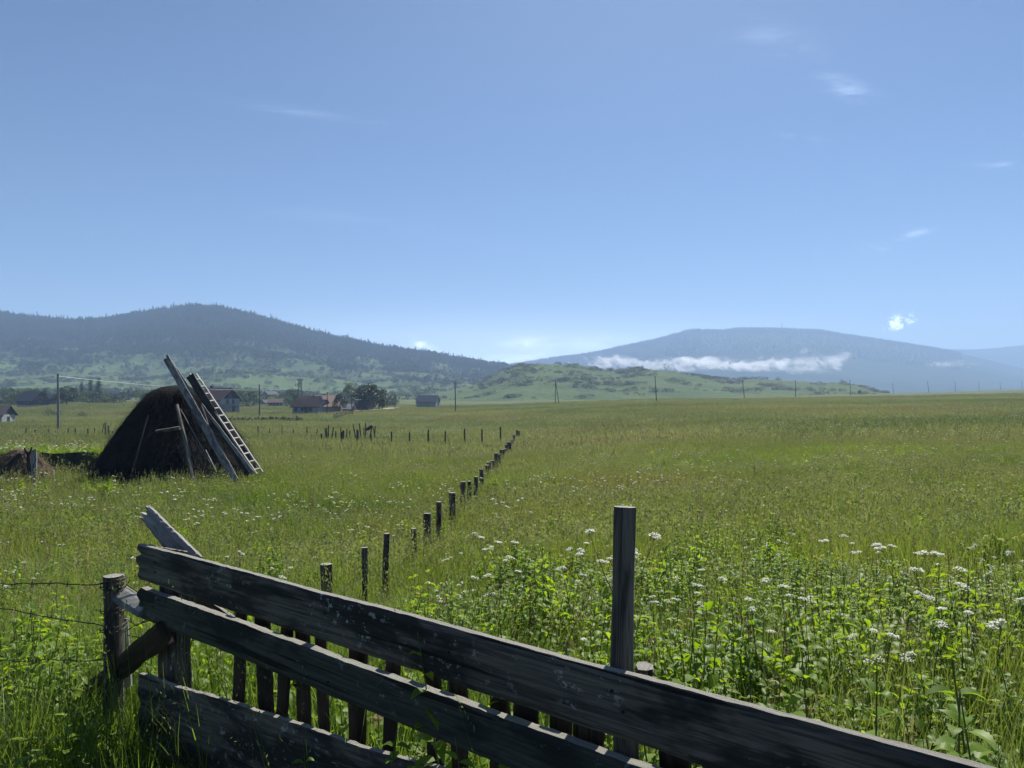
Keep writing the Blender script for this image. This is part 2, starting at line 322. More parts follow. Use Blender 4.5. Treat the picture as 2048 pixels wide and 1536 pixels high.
# ------------------------------------------------------------------ mesh tools
def tag(o, label=None, cat=None, group=None, kind=None):
    if label: o['label'] = label
    if cat: o['category'] = cat
    if group: o['group'] = group
    if kind: o['kind'] = kind
    return o
def empty(name, loc, label, cat, group=None):
    o = bpy.data.objects.new(name, None); COL.objects.link(o); o.location = loc
    return tag(o, label, cat, group)
class MB:
    def __init__(s): s.v = []; s.f = []; s.tc = []; s.mi = []
    def add(s, vs, fs, tcs=None, mi=0):
        k = len(s.v); s.v += [tuple(q) for q in vs]; s.f += [tuple(i + k for i in q) for q in fs]
        s.tc += list(tcs) if tcs is not None else [(q[0], q[1], q[2]) for q in vs]
        s.mi += [mi] * len(fs)
    def build(s, name, mats, parent=None, origin=None, link=True, smooth=False):
        """one mesh object; origin: world point that becomes the object's own origin (child: relative to parent)"""
        if not isinstance(mats, (list, tuple)): mats = [mats]
        v = np.array(s.v, float).reshape(-1, 3)
        og = Vector(origin) if origin is not None else (Vector(parent.matrix_world.translation) if False else Vector((0, 0, 0)))
        v = v - np.array(og)
        me = bpy.data.meshes.new(name); me.from_pydata(v.tolist(), [], s.f); 
        at = me.attributes.new('tc', 'FLOAT_VECTOR', 'POINT'); at.data.foreach_set('vector', np.array(s.tc, np.float32).ravel())
        for q in mats: me.materials.append(q)
        if len(mats) > 1: me.polygons.foreach_set('material_index', s.mi)
        if smooth: me.polygons.foreach_set('use_smooth', [True] * len(me.polygons))
        me.update()
        o = bpy.data.objects.new(name, me)
        if link: COL.objects.link(o)
        if parent is not None:
            o.parent = parent; o.location = og - ROOTLOC.get(parent.name, Vector(parent.location))
            ROOTLOC[o.name] = og
        else: o.location = og; ROOTLOC[o.name] = og
        return o
ROOTLOC = {}
def ctr(mb):
    v = np.array(mb.v); c = (v.max(0) + v.min(0)) / 2; c[2] = v[:, 2].min(); return Vector(c)
def B(mb, name, mat, parent, **k): return mb.build(name, mat, parent, origin=ctr(mb), **k)

def frame(a, up=Vector((0, 0, 1))):
    a = a.normalized()
    w_ = up - a * up.dot(a)
    if w_.length < 1e-4: w_ = Vector((1, 0, 0)) - a * a.x
    w_.normalize(); return a, w_, a.cross(w_)
def plank(mb, p0, p1, width, thick, wdir=Vector((0, 0, 1)), nseg=40, nw=6, rough=.004, jag0=0, jag1=0, taper=1.0, wob=None, seed=None, mi=0):
    """board from p0 to p1; width runs along wdir; worn edges, splintered ends"""
    rd = random.Random(seed if seed is not None else random.random())
    p0 = Vector(p0); p1 = Vector(p1); L = (p1 - p0).length; a, wv, nv = frame(p1 - p0, Vector(wdir))
    sd = rd.random() * 100; wob = rough * 1.5 if wob is None else wob
    ch = min(thick * .22, .006)
    prof = []                                                  # (w, n) around
    for i in range(nw + 1): prof.append((-.5 + i / nw, 1))
    for i in range(nw + 1): prof.append((.5 - i / nw, -1))
    m_ = len(prof); vs = []; tcs = []
    j0 = [rd.uniform(0, 1) ** 1.5 * jag0 for _ in range(nw + 1)]; j1 = [rd.uniform(0, 1) ** 1.5 * jag1 for _ in range(nw + 1)]
    for k in range(nseg + 1):
        t = k / nseg; s_ = t * L
        for q, (wi, ni) in enumerate(prof):
            idx = q if q <= nw else (2 * nw + 1 - q)
            wd = width * (1 + (taper - 1) * t)
            e = abs(wi) > .49
            off = float(vnoise(np.array([s_ * 6 + sd]), np.array([3.1 * np.sign(wi)]))[0] - .5) * 2 * wob * (1 if e else abs(wi) * 2)
            off += (rd.random() - .5) * rough * (.9 if e else .3)
            ww = wi * wd + (off if wi > 0 else -off)
            if e: ww -= math.copysign(ch * .2, wi)
            nn = ni * (thick / 2 - (ch if e else 0)) + (rd.random() - .5) * rough * .35
            ss = s_
            if k == 0: ss += j0[idx]
            elif k < 3 and jag0: ss += j0[idx] * (1 - k / 3)
            if k == nseg: ss -= j1[idx]
            elif k > nseg - 3 and jag1: ss -= j1[idx] * (1 - (nseg - k) / 3)
            vs.append(p0 + a * ss + wv * ww + nv * nn); tcs.append((ss + sd, ww + (0 if ni > 0 else .7), sd))
    fs = []
    for k in range(nseg):
        for q in range(m_):
            r_ = (q + 1) % m_; fs.append((k * m_ + q, k * m_ + r_, (k + 1) * m_ + r_, (k + 1) * m_ + q))
    for k in (0, nseg):
        for i in range(nw):
            q = (k * m_ + i, k * m_ + i + 1, k * m_ + 2 * nw - i, k * m_ + 2 * nw + 1 - i)
            fs.append(q if k else q[::-1])
    mb.add(vs, fs, tcs, mi)
def tube(mb, pts, rad, n_=8, rough=0, cap=True, mi=0, sub=1, seed=None):
    """limb through pts with radius list; rough = bark unevenness"""
    rd = random.Random(seed if seed is not None else random.random()); sd = rd.random() * 50
    pts = [Vector(p) for p in pts]
    if not isinstance(rad, (list, tuple)): rad = [rad] * len(pts)
    if sub > 1:
        q = []; rr = []
        for i in range(len(pts) - 1):
            for k in range(sub): t = k / sub; q.append(pts[i].lerp(pts[i + 1], t)); rr.append(rad[i] * (1 - t) + rad[i + 1] * t)
        q.append(pts[-1]); rr.append(rad[-1]); pts, rad = q, rr
    vs = []; fs = []; tcs = []; s_ = 0
    for k, p in enumerate(pts):
        d = (pts[min(k + 1, len(pts) - 1)] - pts[max(k - 1, 0)])
        if k: s_ += (p - pts[k - 1]).length
        a, wv, nv = frame(d, Vector((.3, .9, .2)) if abs(d.normalized().z) > .7 else Vector((0, 0, 1)))
        for q in range(n_):
            th = 2 * math.pi * q / n_
            r_ = rad[k]
            if rough: r_ = r_ + rough * (float(vnoise(np.array([math.cos(th) * 1.5 + sd]), np.array([math.sin(th) * 1.5 + s_ * 4 + sd]))[0]) - .5) * 2
            vs.append(p + wv * (r_ * math.cos(th)) + nv * (r_ * math.sin(th))); tcs.append((s_ + sd, th * rad[k] if q < n_ / 2 else (2 * math.pi - th) * rad[k] + .3, sd))
    for k in range(len(pts) - 1):
        for q in range(n_):
            r_ = (q + 1) % n_; fs.append((k * n_ + q, k * n_ + r_, (k + 1) * n_ + r_, (k + 1) * n_ + q))
    if cap:
        fs.append(tuple(range(n_))[::-1]); fs.append(tuple((len(pts) - 1) * n_ + q for q in range(n_)))
    mb.add(vs, fs, tcs, mi)
def box(mb, c, sx, sy, sz, rz=0, mi=0):
    """box standing on c"""
    cs, sn = math.cos(rz), math.sin(rz); vs = []
    for z_ in (0, sz):
        for x_, y_ in ((-1, -1), (1, -1), (1, 1), (-1, 1)):
            x = x_ * sx / 2; y = y_ * sy / 2; vs.append((c[0] + x * cs - y * sn, c[1] + x * sn + y * cs, c[2] + z_))
    mb.add(vs, [(3, 2, 1, 0), (4, 5, 6, 7), (0, 1, 5, 4), (1, 2, 6, 5), (2, 3, 7, 6), (3, 0, 4, 7)], None, mi)

def npmesh(name, V, Fq, mats, mi=None, link=False, smooth=False, attrs=None):
    me = bpy.data.meshes.new(name)
    me.vertices.add(len(V)); me.vertices.foreach_set('co', np.ascontiguousarray(V, np.float32).ravel())
    k = Fq.shape[1]; me.loops.add(Fq.size); me.loops.foreach_set('vertex_index', Fq.ravel().astype(np.int32))
    me.polygons.add(len(Fq)); me.polygons.foreach_set('loop_start', np.arange(0, Fq.size, k, dtype=np.int32))
    for q in mats: me.materials.append(q)
    if mi is not None: me.polygons.foreach_set('material_index', mi.astype(np.int32))
    if smooth: me.polygons.foreach_set('use_smooth', np.ones(len(Fq), bool))
    if attrs:
        for an, av in attrs.items():
            at = me.attributes.new(an, 'FLOAT', 'POINT'); at.data.foreach_set('value', av.astype(np.float32))
    me.update(calc_edges=True)
    o = bpy.data.objects.new(name, me)
    if link: COL.objects.link(o)
    return o
def grid_faces(nu, nv):
    i = np.arange(nu - 1)[:, None] * nv + np.arange(nv - 1)[None, :]; i = i.ravel()
    return np.stack([i, i + nv, i + nv + 1, i + 1], 1)

# ------------------------------------------------------------------ ground and hills
ths = np.concatenate([np.linspace(-180, -50, 27)[:-1], np.linspace(-50, 50, 400), np.linspace(50, 180, 27)[1:]]) * math.pi / 180
rs = np.concatenate([[0.01], np.geomspace(.4, 4980, 330)])
TH, RR = np.meshgrid(ths, rs, indexing='ij'); X = np.sin(TH) * RR; Y = np.cos(TH) * RR
V = np.stack([X, Y, gz(X, Y)], -1).reshape(-1, 3)
tag(npmesh('ground', V, grid_faces(len(ths), len(rs)), [M['ground']], link=True, smooth=True), kind='structure', label='green meadow falling gently away from the fence')
def forest_left(u, d):
    px = 1024 + F * u; z = LEFT(u, d); sy = HY - (z - EYE) / d * F
    lim = np.interp(px, [-500, 0, 60, 150, 330, 480, 620, 760, 900, 1000], [700, 690, 722, 712, 708, 704, 712, 730, 748, 765])
    n1 = fbm(u * 22, d / 55, 4, 3) * 80
    return 1 / (1 + np.exp((sy - lim + n1 * 1.25) / 9))
def mk_hill(name, fn, u0, u1, d0, d1, nu, nd, mat, dr, forest=None, label=None):
    u = np.linspace(u0, u1, nu); t = np.linspace(0, 1, nd); d = d0 + (d1 - d0) * t
    U, D = np.meshgrid(u, d, indexing='ij'); Z = fn(U, D)
    fo = forest(U, D).ravel() if forest else np.zeros(U.size)
    return tag(npmesh(name, np.stack([U * D, D, Z], -1).reshape(-1, 3), grid_faces(nu, nd)[:, ::-1], [mat], link=True, smooth=True, attrs={'forest': fo}), kind='structure', label=label)
mk_hill('forested_hill', LEFT, -1.15, .22, 540, 2300, 420, 190, M['hill_left'], 1500, forest_left, 'long wooded hill with green pasture on its lower slope')
mk_hill('rocky_knoll', KNOLL, -.31, .56, 425, 900, 420, 130, M['knoll'], 700, None, 'low green knoll with rocks and scrub behind the power poles')
mk_hill('mountain', RIGHT, -.22, .86, 1650, 4300, 300, 120, M['hill_right'], 3500, None, 'broad blue hazy mountain behind the knoll')
mk_hill('far_mountain', FAR, .24, 1.0, 3250, 4950, 160, 60, M['hill_right'], 4600, None, 'palest far ridge behind the mountain slope')
# farm track by the village
def ribbon(name, pts, wd, mat, dz, label):
    V = []; 
    for i, (px, d) in enumerate(pts):
        a = G(*pts[max(i - 1, 0)]); b_ = G(*pts[min(i + 1, len(pts) - 1)]); t = (b_ - a); t.z = 0; t.normalize(); nn = Vector((-t.y, t.x, 0))
        c_ = G(px, d)
        for s_ in (-1, 1):
            q = c_ + nn * s_ * wd / 2; V.append((q.x, q.y, g(q.x, q.y) + dz))
    return tag(npmesh(name, np.array(V), grid_faces(len(pts), 2), [mat], link=True), kind='structure', label=label)
M['track'] = simple('pale gravel', (.42, .41, .37), .95, scale=.4)
def dens(a, b, k): return [(a[0] + (b[0] - a[0]) * i / k, a[1] + (b[1] - a[1]) * i / k) for i in range(k + 1)]
ribbon('gravel_track', dens((690, 196), (770, 226), 14) + dens((774, 228), (800, 262), 8), 3.2, M['track'], .25, 'pale gravel track running to the village')

# ------------------------------------------------------------------ plants used by the scatter
LIB = {}
def lib(name):
    c_ = bpy.data.collections.new(name); LIB[name] = c_; return c_
def blades(n_, Rr, h0, h1, w_, lean, segs=3, rg=rng, zb=0.0, droop=.35):
    az = rg.uniform(0, 2 * np.pi, n_); rr = Rr * np.sqrt(rg.uniform(0, 1, n_)); ba = rg.uniform(0, 2 * np.pi, n_)
    bx = rr * np.cos(ba); by = rr * np.sin(ba); h = rg.uniform(h0, h1, n_); ln = rg.uniform(.1, 1, n_) * lean; dr = rg.uniform(.2, 1, n_) * droop
    ww = w_ * rg.uniform(.6, 1.3, n_); tw = rg.uniform(-.7, .7, n_)
    V = np.zeros((n_, segs * 2 + 1 + 1, 3))
    for k in range(segs + 1):
        t = k / segs
        x = bx + np.cos(az) * h * ln * (t ** 1.8); y = by + np.sin(az) * h * ln * (t ** 1.8); z = zb + h * (t - dr * ln * t ** 3)
        wk = ww * (1 - t) ** .8 * (1 if k else .7) / 2
        px_ = -np.sin(az + tw); py_ = np.cos(az + tw)
        V[:, 2 * k] = np.stack([x - px_ * wk, y - py_ * wk, z], -1)
        V[:, 2 * k + 1] = np.stack([x + px_ * wk, y + py_ * wk, z], -1)
    Fq = []
    for k in range(segs):
        Fq.append(np.stack([np.arange(n_) * (2 * segs + 2) + q for q in (2 * k, 2 * k + 1, 2 * k + 3, 2 * k + 2)], 1))
    return V.reshape(-1, 3), np.concatenate(Fq), (bx + np.cos(az) * h * ln, by + np.sin(az) * h * ln, zb + h * (1 - dr * ln), az)
def join(parts):
    V = []; Fc = []; mi = []; k = 0
    for v, f, m_ in parts: V.append(v); Fc.append(f + k); mi.append(np.full(len(f), m_)); k += len(v)
    return np.concatenate(V), np.concatenate(Fc), np.concatenate(mi)
def quads_at(c, size, rg, up=.5, elong=1.0):
    """small randomly turned leaf quads at centres c"""
    n_ = len(c); a = rg.normal(size=(n_, 3)); a[:, 2] *= up; a /= np.linalg.norm(a, axis=1)[:, None]
    b = np.cross(a, rg.normal(size=(n_, 3))); b /= np.linalg.norm(b, axis=1)[:, None]
    s_ = size * rg.uniform(.6, 1.3, n_)[:, None]
    V = np.stack([c - a * s_ * elong, c - b * s_ * .5, c + a * s_ * elong, c + b * s_ * .5], 1).reshape(-1, 3)
    return V, np.arange(n_ * 4).reshape(-1, 4)
def addlib(coll, name, V, Fq, mats, mi=None):
    o = npmesh(name, V, Fq, mats, mi); coll.objects.link(o); return o

c_ = lib('grass near')
for k in range(6):
    rg = np.random.default_rng(100 + k)
    p = [(*blades(60, .17, .18, .50, .007, .7, 4, rg)[:2], 0)]
    if k in (0, 2, 4):
        v, f, tip = blades(7, .15, .45, .72, .0035, .35, 3, rg, droop=.1); p.append((v, f, 0))
        cs = []
        for q in range(7):
            for j in range(7): cs.append([tip[0][q] - math.cos(tip[3][q]) * .012 * j, tip[1][q] - math.sin(tip[3][q]) * .012 * j, tip[2][q] - j * .014])
        v, f = quads_at(np.array(cs), .0048, rg, 2.0, 1.4); p.append((v, f, 1))
    V, Fq, mi = join(p); addlib(c_, 'grass_near_%d' % k, V, Fq, [M['grass'], M['seed']], mi)
c_ = lib('grass mid')
for k in range(6):
    rg = np.random.default_rng(200 + k)
    p = [(*blades(80, .42, .16, .46, .013, .6, 2, rg)[:2], 0)]
    v, f, tip = blades(14, .4, .38, .6, .007, .3, 2, rg, droop=.1); p.append((v, f, 0))
    cs = [[tip[0][q], tip[1][q], tip[2][q] - j * .03] for q in range(14) for j in range(3)]
    v, f = quads_at(np.array(cs), .018, rg, 2.0, 1.2); p.append((v, f, 1))
    V, Fq, mi = join(p); addlib(c_, 'grass_mid_%d' % k, V, Fq, [M['grass'], M['seed']], mi)
c_ = lib('grass far')
for k in range(5):
    rg = np.random.default_rng(300 + k)
    p = [(*blades(110, 1.5, .15, .42, .06, .6, 1, rg)[:2], 0)]
    cs = np.stack([rg.normal(0, .8, 10), rg.normal(0, .8, 10), rg.uniform(.3, .45, 10)], 1)
    v, f = quads_at(cs, .03, rg); p.append((v, f, 1))
    V, Fq, mi = join(p); addlib(c_, 'grass_far_%d' % k, V, Fq, [M['grassfar'], M['seed']], mi)

def leaf(mb, base, d, length, width, droop=.5, mi=0, fold=.25, seg=4, serr=0):
    """ovate pointed leaf from base along d (Vector)"""
    d = d.normalized(); side = d.cross(Vector((0, 0, 1)))
    if side.length < .01: side = Vector((1, 0, 0))
    side.normalize(); up = side.cross(d)
    vs = []; fs = []
    for k in range(seg + 1):
        t = k / seg; c = base + d * (length * t * (1 - .12 * droop * t)) - Vector((0, 0, 1)) * (droop * length * t * t * .6)
        wd = width * math.sin(math.pi * min(1, (t * .92 + .08)) ** .75) * .5
        if serr: wd *= 1 + serr * (1 if k % 2 else -1)
        if k == seg: wd = .0008
        for s_ in (-1, 0, 1): vs.append(c + side * (wd * s_) + up * (fold * wd * abs(s_)))
    for k in range(seg):
        for j in (0, 1): fs.append((k * 3 + j, k * 3 + j + 1, k * 3 + j + 4, k * 3 + j + 3))
    mb.add(vs, fs, None, mi)
def nettle(h, rd, lm, ls=1.0, sg=4):
    """leaf and stem shapes of one nettle standing at the origin"""
    st = MB(); top = Vector((rd.uniform(-.12, .12) * h, rd.uniform(-.12, .12) * h, h)); mid = Vector((top.x * .3, top.y * .3, h * .55))
    tube(st, [(0, 0, 0), mid, top], [.0045, .0035, .0015], 4, cap=False)
    lf = MB(); nl = int(h / .062); a0 = rd.uniform(0, 3)
    for k in range(nl):
        t = .18 + .8 * k / nl; p = (Vector((0, 0, 0)).lerp(mid, t / .55) if t < .55 else mid.lerp(top, (t - .55) / .45))
        L = (.115 * (1 - .55 * max(0, (t - .45) / .55)) if t > .45 else .075 + .04 * t / .45) * ls
        for s_ in (0, 1):
            az = a0 + k * math.pi / 2 + s_ * math.pi + rd.uniform(-.3, .3); el = rd.uniform(-.15, .45) + (t > .85) * .4
            d = Vector((math.cos(az) * math.cos(el), math.sin(az) * math.cos(el), math.sin(el)))
            leaf(lf, p + d * .008, d, L * rd.uniform(.8, 1.15), L * rd.uniform(.46, .58), rd.uniform(.3, 1.1), fold=rd.uniform(.15, .6), seg=sg, serr=.1 if sg > 5 else 0)
    return st, lf
def pinnate(mb, base, d, L, rd, mi=0, n_=7):
    """feathery divided leaf"""
    d = d.normalized(); side = d.cross(Vector((0, 0, 1))); side.normalize() if side.length > .01 else None
    for k in range(n_):
        t = .25 + .75 * k / n_; c = base + d * L * t - Vector((0, 0, 1)) * (.35 * L * t * t); pl = L * .42 * (1 - .75 * (t - .25) / .75)
        for s_ in (-1, 1):
            dd = (side * s_ + d * .55 + Vector((0, 0, rd.uniform(-.25, .25)))).normalized()
            for q in (.35, .7, 1.0):
                leaf(mb, c + dd * pl * q * .55, (dd + side * s_ * rd.uniform(-.5, .3) + d * rd.uniform(-.2, .8)), pl * .42, pl * .2, .2, mi, seg=2)
    leaf(mb, base + d * L * .95 - Vector((0, 0, .33 * L)), d, L * .14, L * .08, .2, mi, seg=2)
def umbel(mb, c, rad, rd, n_=11, sc_=1.0):
    for k in range(n_):
        a = k * 2.399; r_ = rad * math.sqrt((k + .3) / n_); p = c + Vector((math.cos(a) * r_, math.sin(a) * r_, -r_ * r_ / rad * .45 + rd.uniform(-.002, .002)))
        for _ in range(5):
            q = Vector((p.x + rd.gauss(0, .004), p.y + rd.gauss(0, .004), p.z + rd.gauss(0, .002))); a1 = rd.uniform(0, 3.14); e = .0042 * sc_
            u1 = Vector((math.cos(a1), math.sin(a1), rd.uniform(-.5, .5))) * e; u2 = Vector((-math.sin(a1), math.cos(a1), rd.uniform(-.5, .5))) * e
            mb.add([q - u1, q - u2, q + u1, q + u2], [(0, 1, 2, 3)])
def parsley(h, rd, nb=5):
    st = MB(); lf = MB(); fl = []
    top = Vector((rd.uniform(-.1, .1) * h, rd.uniform(-.1, .1) * h, h * .62)); tube(st, [(0, 0, 0), top * .5 + Vector((.01, 0, 0)), top], [.005, .004, .003], 5, cap=False)
    for k in range(nb):
        a = k * 2 * math.pi / nb + rd.uniform(-.4, .4); t0 = rd.uniform(.55, 1.0); s0 = top * t0; L = h * rd.uniform(.26, .42) * (1.25 - .25 * t0)
        d = Vector((math.cos(a) * .42, math.sin(a) * .42, 1)).normalized(); e = s0 + d * L
        if e.z > h: e.z = h - rd.uniform(0, .03)
        tube(st, [s0, s0.lerp(e, .5) + Vector((math.cos(a), math.sin(a), 0)) * .012, e], [.0028, .002, .0014], 4, cap=False)
        for q in range(rd.choice((1, 2, 2, 3))):
            b_ = a + rd.uniform(-1.2, 1.2); f_ = e + Vector((math.cos(b_), math.sin(b_), 0)) * (.035 * q) + Vector((0, 0, .035 - .01 * q))
            c0 = e - Vector((0, 0, .02))
            for j in range(5):
                an = j * 1.256 + b_; tube(st, [c0.lerp(e, .8), f_ + Vector((math.cos(an), math.sin(an), -.3)) * .02], [.0009, .0006], 3, cap=False)
            u_ = MB(); umbel(u_, f_, rd.uniform(.02, .036), rd, 13); fl.append(u_)
    for k in range(6):
        a = rd.uniform(0, 6.28); z = rd.uniform(.05, .6) * h
        d = Vector((math.cos(a), math.sin(a), rd.uniform(.2, .8))); p = Vector((0, 0, 0)).lerp(top, min(1, z / (h * .62)))
        pinnate(lf, p, d, rd.uniform(.14, .26), rd)
    return st, lf, fl
def mbnp(mb): return np.array(mb.v, float), np.array([q for q in mb.f if len(q) == 4])
c_ = lib('weeds')
for k in range(5):
    rd = random.Random(k + 40); p = []
    for q in range(6):
        st, lf = nettle(rd.uniform(.32, .62), rd, None, rd.uniform(.8, 1.1)); of = np.array([rd.gauss(0, .11), rd.gauss(0, .11), 0])
        v, f = mbnp(st); p.append((v + of, f, 0)); v, f = mbnp(lf); p.append((v + of, f, 1))
    V, Fq, mi = join(p); addlib(c_, 'weed_%d' % k, V, Fq, [M['stem'], M['nettle']], mi)
for k in range(3):
    rd = random.Random(k + 60); mb = MB()
    for q in range(15):
        a = rd.uniform(0, 6.28); pinnate(mb, Vector((rd.gauss(0, .06), rd.gauss(0, .06), rd.uniform(0, .25))), Vector((math.cos(a), math.sin(a), rd.uniform(.5, 1.8))), rd.uniform(.18, .32), rd)
    V, Fq = mbnp(mb); addlib(c_, 'weed_fern_%d' % k, V, Fq, [M['stem'], M['weed']], np.ones(len(Fq)))
c_ = lib('docks')
for k in range(3):
    rd = random.Random(k + 80); mb = MB()
    for q in range(14):
        a = rd.uniform(0, 6.28); leaf(mb, Vector((0, 0, .02)), Vector((math.cos(a), math.sin(a), rd.uniform(.4, 2))), rd.uniform(.18, .34), rd.uniform(.05, .09), rd.uniform(.2, 1), seg=5)
    V, Fq = mbnp(mb); addlib(c_, 'dock_%d' % k, V, Fq, [M['weed']])
c_ = lib('stalks')
for k in range(4):
    rd = random.Random(k + 190); st = MB(); hd = MB()
    for q in range(3):
        h = rd.uniform(.35, .8); b0 = Vector((rd.gauss(0, .08), rd.gauss(0, .08), 0)); b1 = b0 + Vector((rd.gauss(0, .12), rd.gauss(0, .12), h)); m1 = b0.lerp(b1, .5) + Vector((rd.gauss(0, .04), rd.gauss(0, .04), 0))
        tube(st, [b0, m1, b1], [.0035, .0025, .0015], 3, cap=False)
        cs = np.array([list(b1 - Vector((rd.gauss(0, .012), rd.gauss(0, .012), rd.uniform(0, .14)))) for _ in range(34)]); v, f = quads_at(cs, .008, rng, 1, .9); hd.add([tuple(z) for z in v], [tuple(z) for z in f])
        for j in range(3):
            t = rd.uniform(.2, .6); a = rd.uniform(0, 6.28); leaf(hd, b0.lerp(b1, t), Vector((math.cos(a), math.sin(a), -.3)), rd.uniform(.06, .14), .03, 1.2, seg=3)
    v1, f1 = mbnp(st); v2, f2 = mbnp(hd); V, Fq, mi = join([(v1, f1, 0), (v2, f2, 0)]); addlib(c_, 'stalk_%d' % k, V, Fq, [M['dry']], mi)
c_ = lib('blooms')
for k in range(4):
    rd = random.Random(k + 90); mb = MB(); st = MB(); h = rd.uniform(.38, .55)
    for q in range(3):
        p_ = Vector((rd.gauss(0, .08), rd.gauss(0, .08), h * rd.uniform(.8, 1.1))); umbel(mb, p_, .022, rd, 6, 1.5); tube(st, [(p_.x * .3, p_.y * .3, 0), p_], [.003, .002], 3, cap=False)
    v1, f1 = mbnp(mb); v2, f2 = mbnp(st); V, Fq, mi = join([(v1, f1, 0), (v2, f2, 1)])
    addlib(c_, 'bloom_%d' % k, V, Fq, [M['flower'] if k < 3 else M['yellow'], M['stem']], mi)

def scatter(name, pts, rot, scl, idx, coll, label, cat=None):
    n_ = len(pts); me = bpy.data.meshes.new(name); me.vertices.add(n_); me.vertices.foreach_set('co', np.ascontiguousarray(pts, np.float32).ravel())
    at = me.attributes.new('rot', 'FLOAT_VECTOR', 'POINT'); at.data.foreach_set('vector', np.ascontiguousarray(rot, np.float32).ravel())
    at = me.attributes.new('scl', 'FLOAT_VECTOR', 'POINT'); at.data.foreach_set('vector', np.ascontiguousarray(scl, np.float32).ravel())
    at = me.attributes.new('idx', 'INT', 'POINT'); at.data.foreach_set('value', np.ascontiguousarray(idx, np.int32))
    o = bpy.data.objects.new(name, me); COL.objects.link(o)
    ng = bpy.data.node_groups.new(name, 'GeometryNodeTree')
    ng.interface.new_socket('Geometry', in_out='INPUT', socket_type='NodeSocketGeometry'); ng.interface.new_socket('Geometry', in_out='OUTPUT', socket_type='NodeSocketGeometry')
    N = ng.nodes; i_ = N.new('NodeGroupInput'); o_ = N.new('NodeGroupOutput'); ip = N.new('GeometryNodeInstanceOnPoints')
    ci = N.new('GeometryNodeCollectionInfo'); ci.inputs['Collection'].default_value = coll; ci.inputs['Separate Children'].default_value = True; ci.inputs['Reset Children'].default_value = True
    def na(nm, ty):
        x = N.new('GeometryNodeInputNamedAttribute'); x.data_type = ty; x.inputs['Name'].default_value = nm; return [q for q in x.outputs if q.enabled and q.name == 'Attribute'][0]
    L = ng.links; L.new(i_.outputs[0], ip.inputs['Points']); L.new(ci.outputs[0], ip.inputs['Instance']); ip.inputs['Pick Instance'].default_value = True
    L.new(na('idx', 'INT'), ip.inputs['Instance Index']); er = N.new('FunctionNodeEulerToRotation'); L.new(na('rot', 'FLOAT_VECTOR'), er.inputs[0]); L.new(er.outputs[0], ip.inputs['Rotation'])
    L.new(na('scl', 'FLOAT_VECTOR'), ip.inputs['Scale']); L.new(ip.outputs[0], o_.inputs[0])
    md = o.modifiers.new('scatter', 'NODES'); md.node_group = ng
    tag(o, label, cat, kind='stuff'); return o
def wedge(n_, d0, d1, u0=-.86, u1=.86, pw=1.0, rg=rng):
    """points over the meadow, even per square metre between two depths (pw<1 thins with distance)"""
    t = rg.uniform(0, 1, n_); e = 1 + pw
    d = (d0 ** e + t * (d1 ** e - d0 ** e)) ** (1 / e); u = rg.uniform(u0, u1, n_)
    return u * d, d
def srot(n_, tilt=.12, rg=rng): return np.stack([rg.normal(0, tilt, n_), rg.normal(0, tilt, n_), rg.uniform(0, 6.283, n_)], 1)

# ------------------------------------------------------------------ plank fence in front
FA = Vector((-1.54, 3.14, 0)); FD = Vector((.787, -.617, 0)); FN = Vector((-.617, -.787, 0))   # left end, run, side towards the viewer
def fp(s, z, off=0): return FA + FD * s + FN * off + Vector((0, 0, z))
fence = empty('plank_fence', (0, 0, 0), 'weathered grey plank fence running across the front, with a splintered left end', 'fence'); fence.location = fp(0, 0); ROOTLOC['plank_fence'] = Vector(fence.location)
bpy.context.view_layer.update()
def fb(mb, name, mat=None): return B(mb, name, M[mat or 'board'], fence)
EYZ = EYE
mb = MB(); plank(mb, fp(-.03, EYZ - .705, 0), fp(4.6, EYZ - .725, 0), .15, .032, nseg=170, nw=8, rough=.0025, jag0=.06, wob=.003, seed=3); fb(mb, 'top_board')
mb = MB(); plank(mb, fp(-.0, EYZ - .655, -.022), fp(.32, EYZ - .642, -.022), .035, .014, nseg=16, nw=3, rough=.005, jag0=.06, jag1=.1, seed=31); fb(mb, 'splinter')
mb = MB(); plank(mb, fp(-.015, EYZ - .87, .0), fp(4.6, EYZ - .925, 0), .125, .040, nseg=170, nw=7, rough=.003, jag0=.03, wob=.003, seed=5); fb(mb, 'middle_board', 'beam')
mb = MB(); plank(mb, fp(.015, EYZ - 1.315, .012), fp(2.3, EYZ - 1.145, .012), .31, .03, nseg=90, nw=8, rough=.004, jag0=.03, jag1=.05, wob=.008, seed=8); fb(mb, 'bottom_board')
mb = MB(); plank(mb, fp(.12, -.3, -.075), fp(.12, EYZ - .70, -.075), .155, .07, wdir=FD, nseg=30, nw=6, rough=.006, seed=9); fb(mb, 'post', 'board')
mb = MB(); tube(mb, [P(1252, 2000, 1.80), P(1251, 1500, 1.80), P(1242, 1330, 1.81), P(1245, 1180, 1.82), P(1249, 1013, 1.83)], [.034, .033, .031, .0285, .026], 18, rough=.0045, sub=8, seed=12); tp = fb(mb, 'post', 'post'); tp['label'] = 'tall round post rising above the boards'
mb = MB(); tube(mb, [P(1287, 1330, 1.93), P(1278, 1420, 1.95)], [.022, .028], 7, rough=.008, sub=4, seed=2); fb(mb, 'stub')
def s_at(px): u = (px - 1024) / F; return (u * 1.93 / (1 + .785 * u) + 1.54) / .787
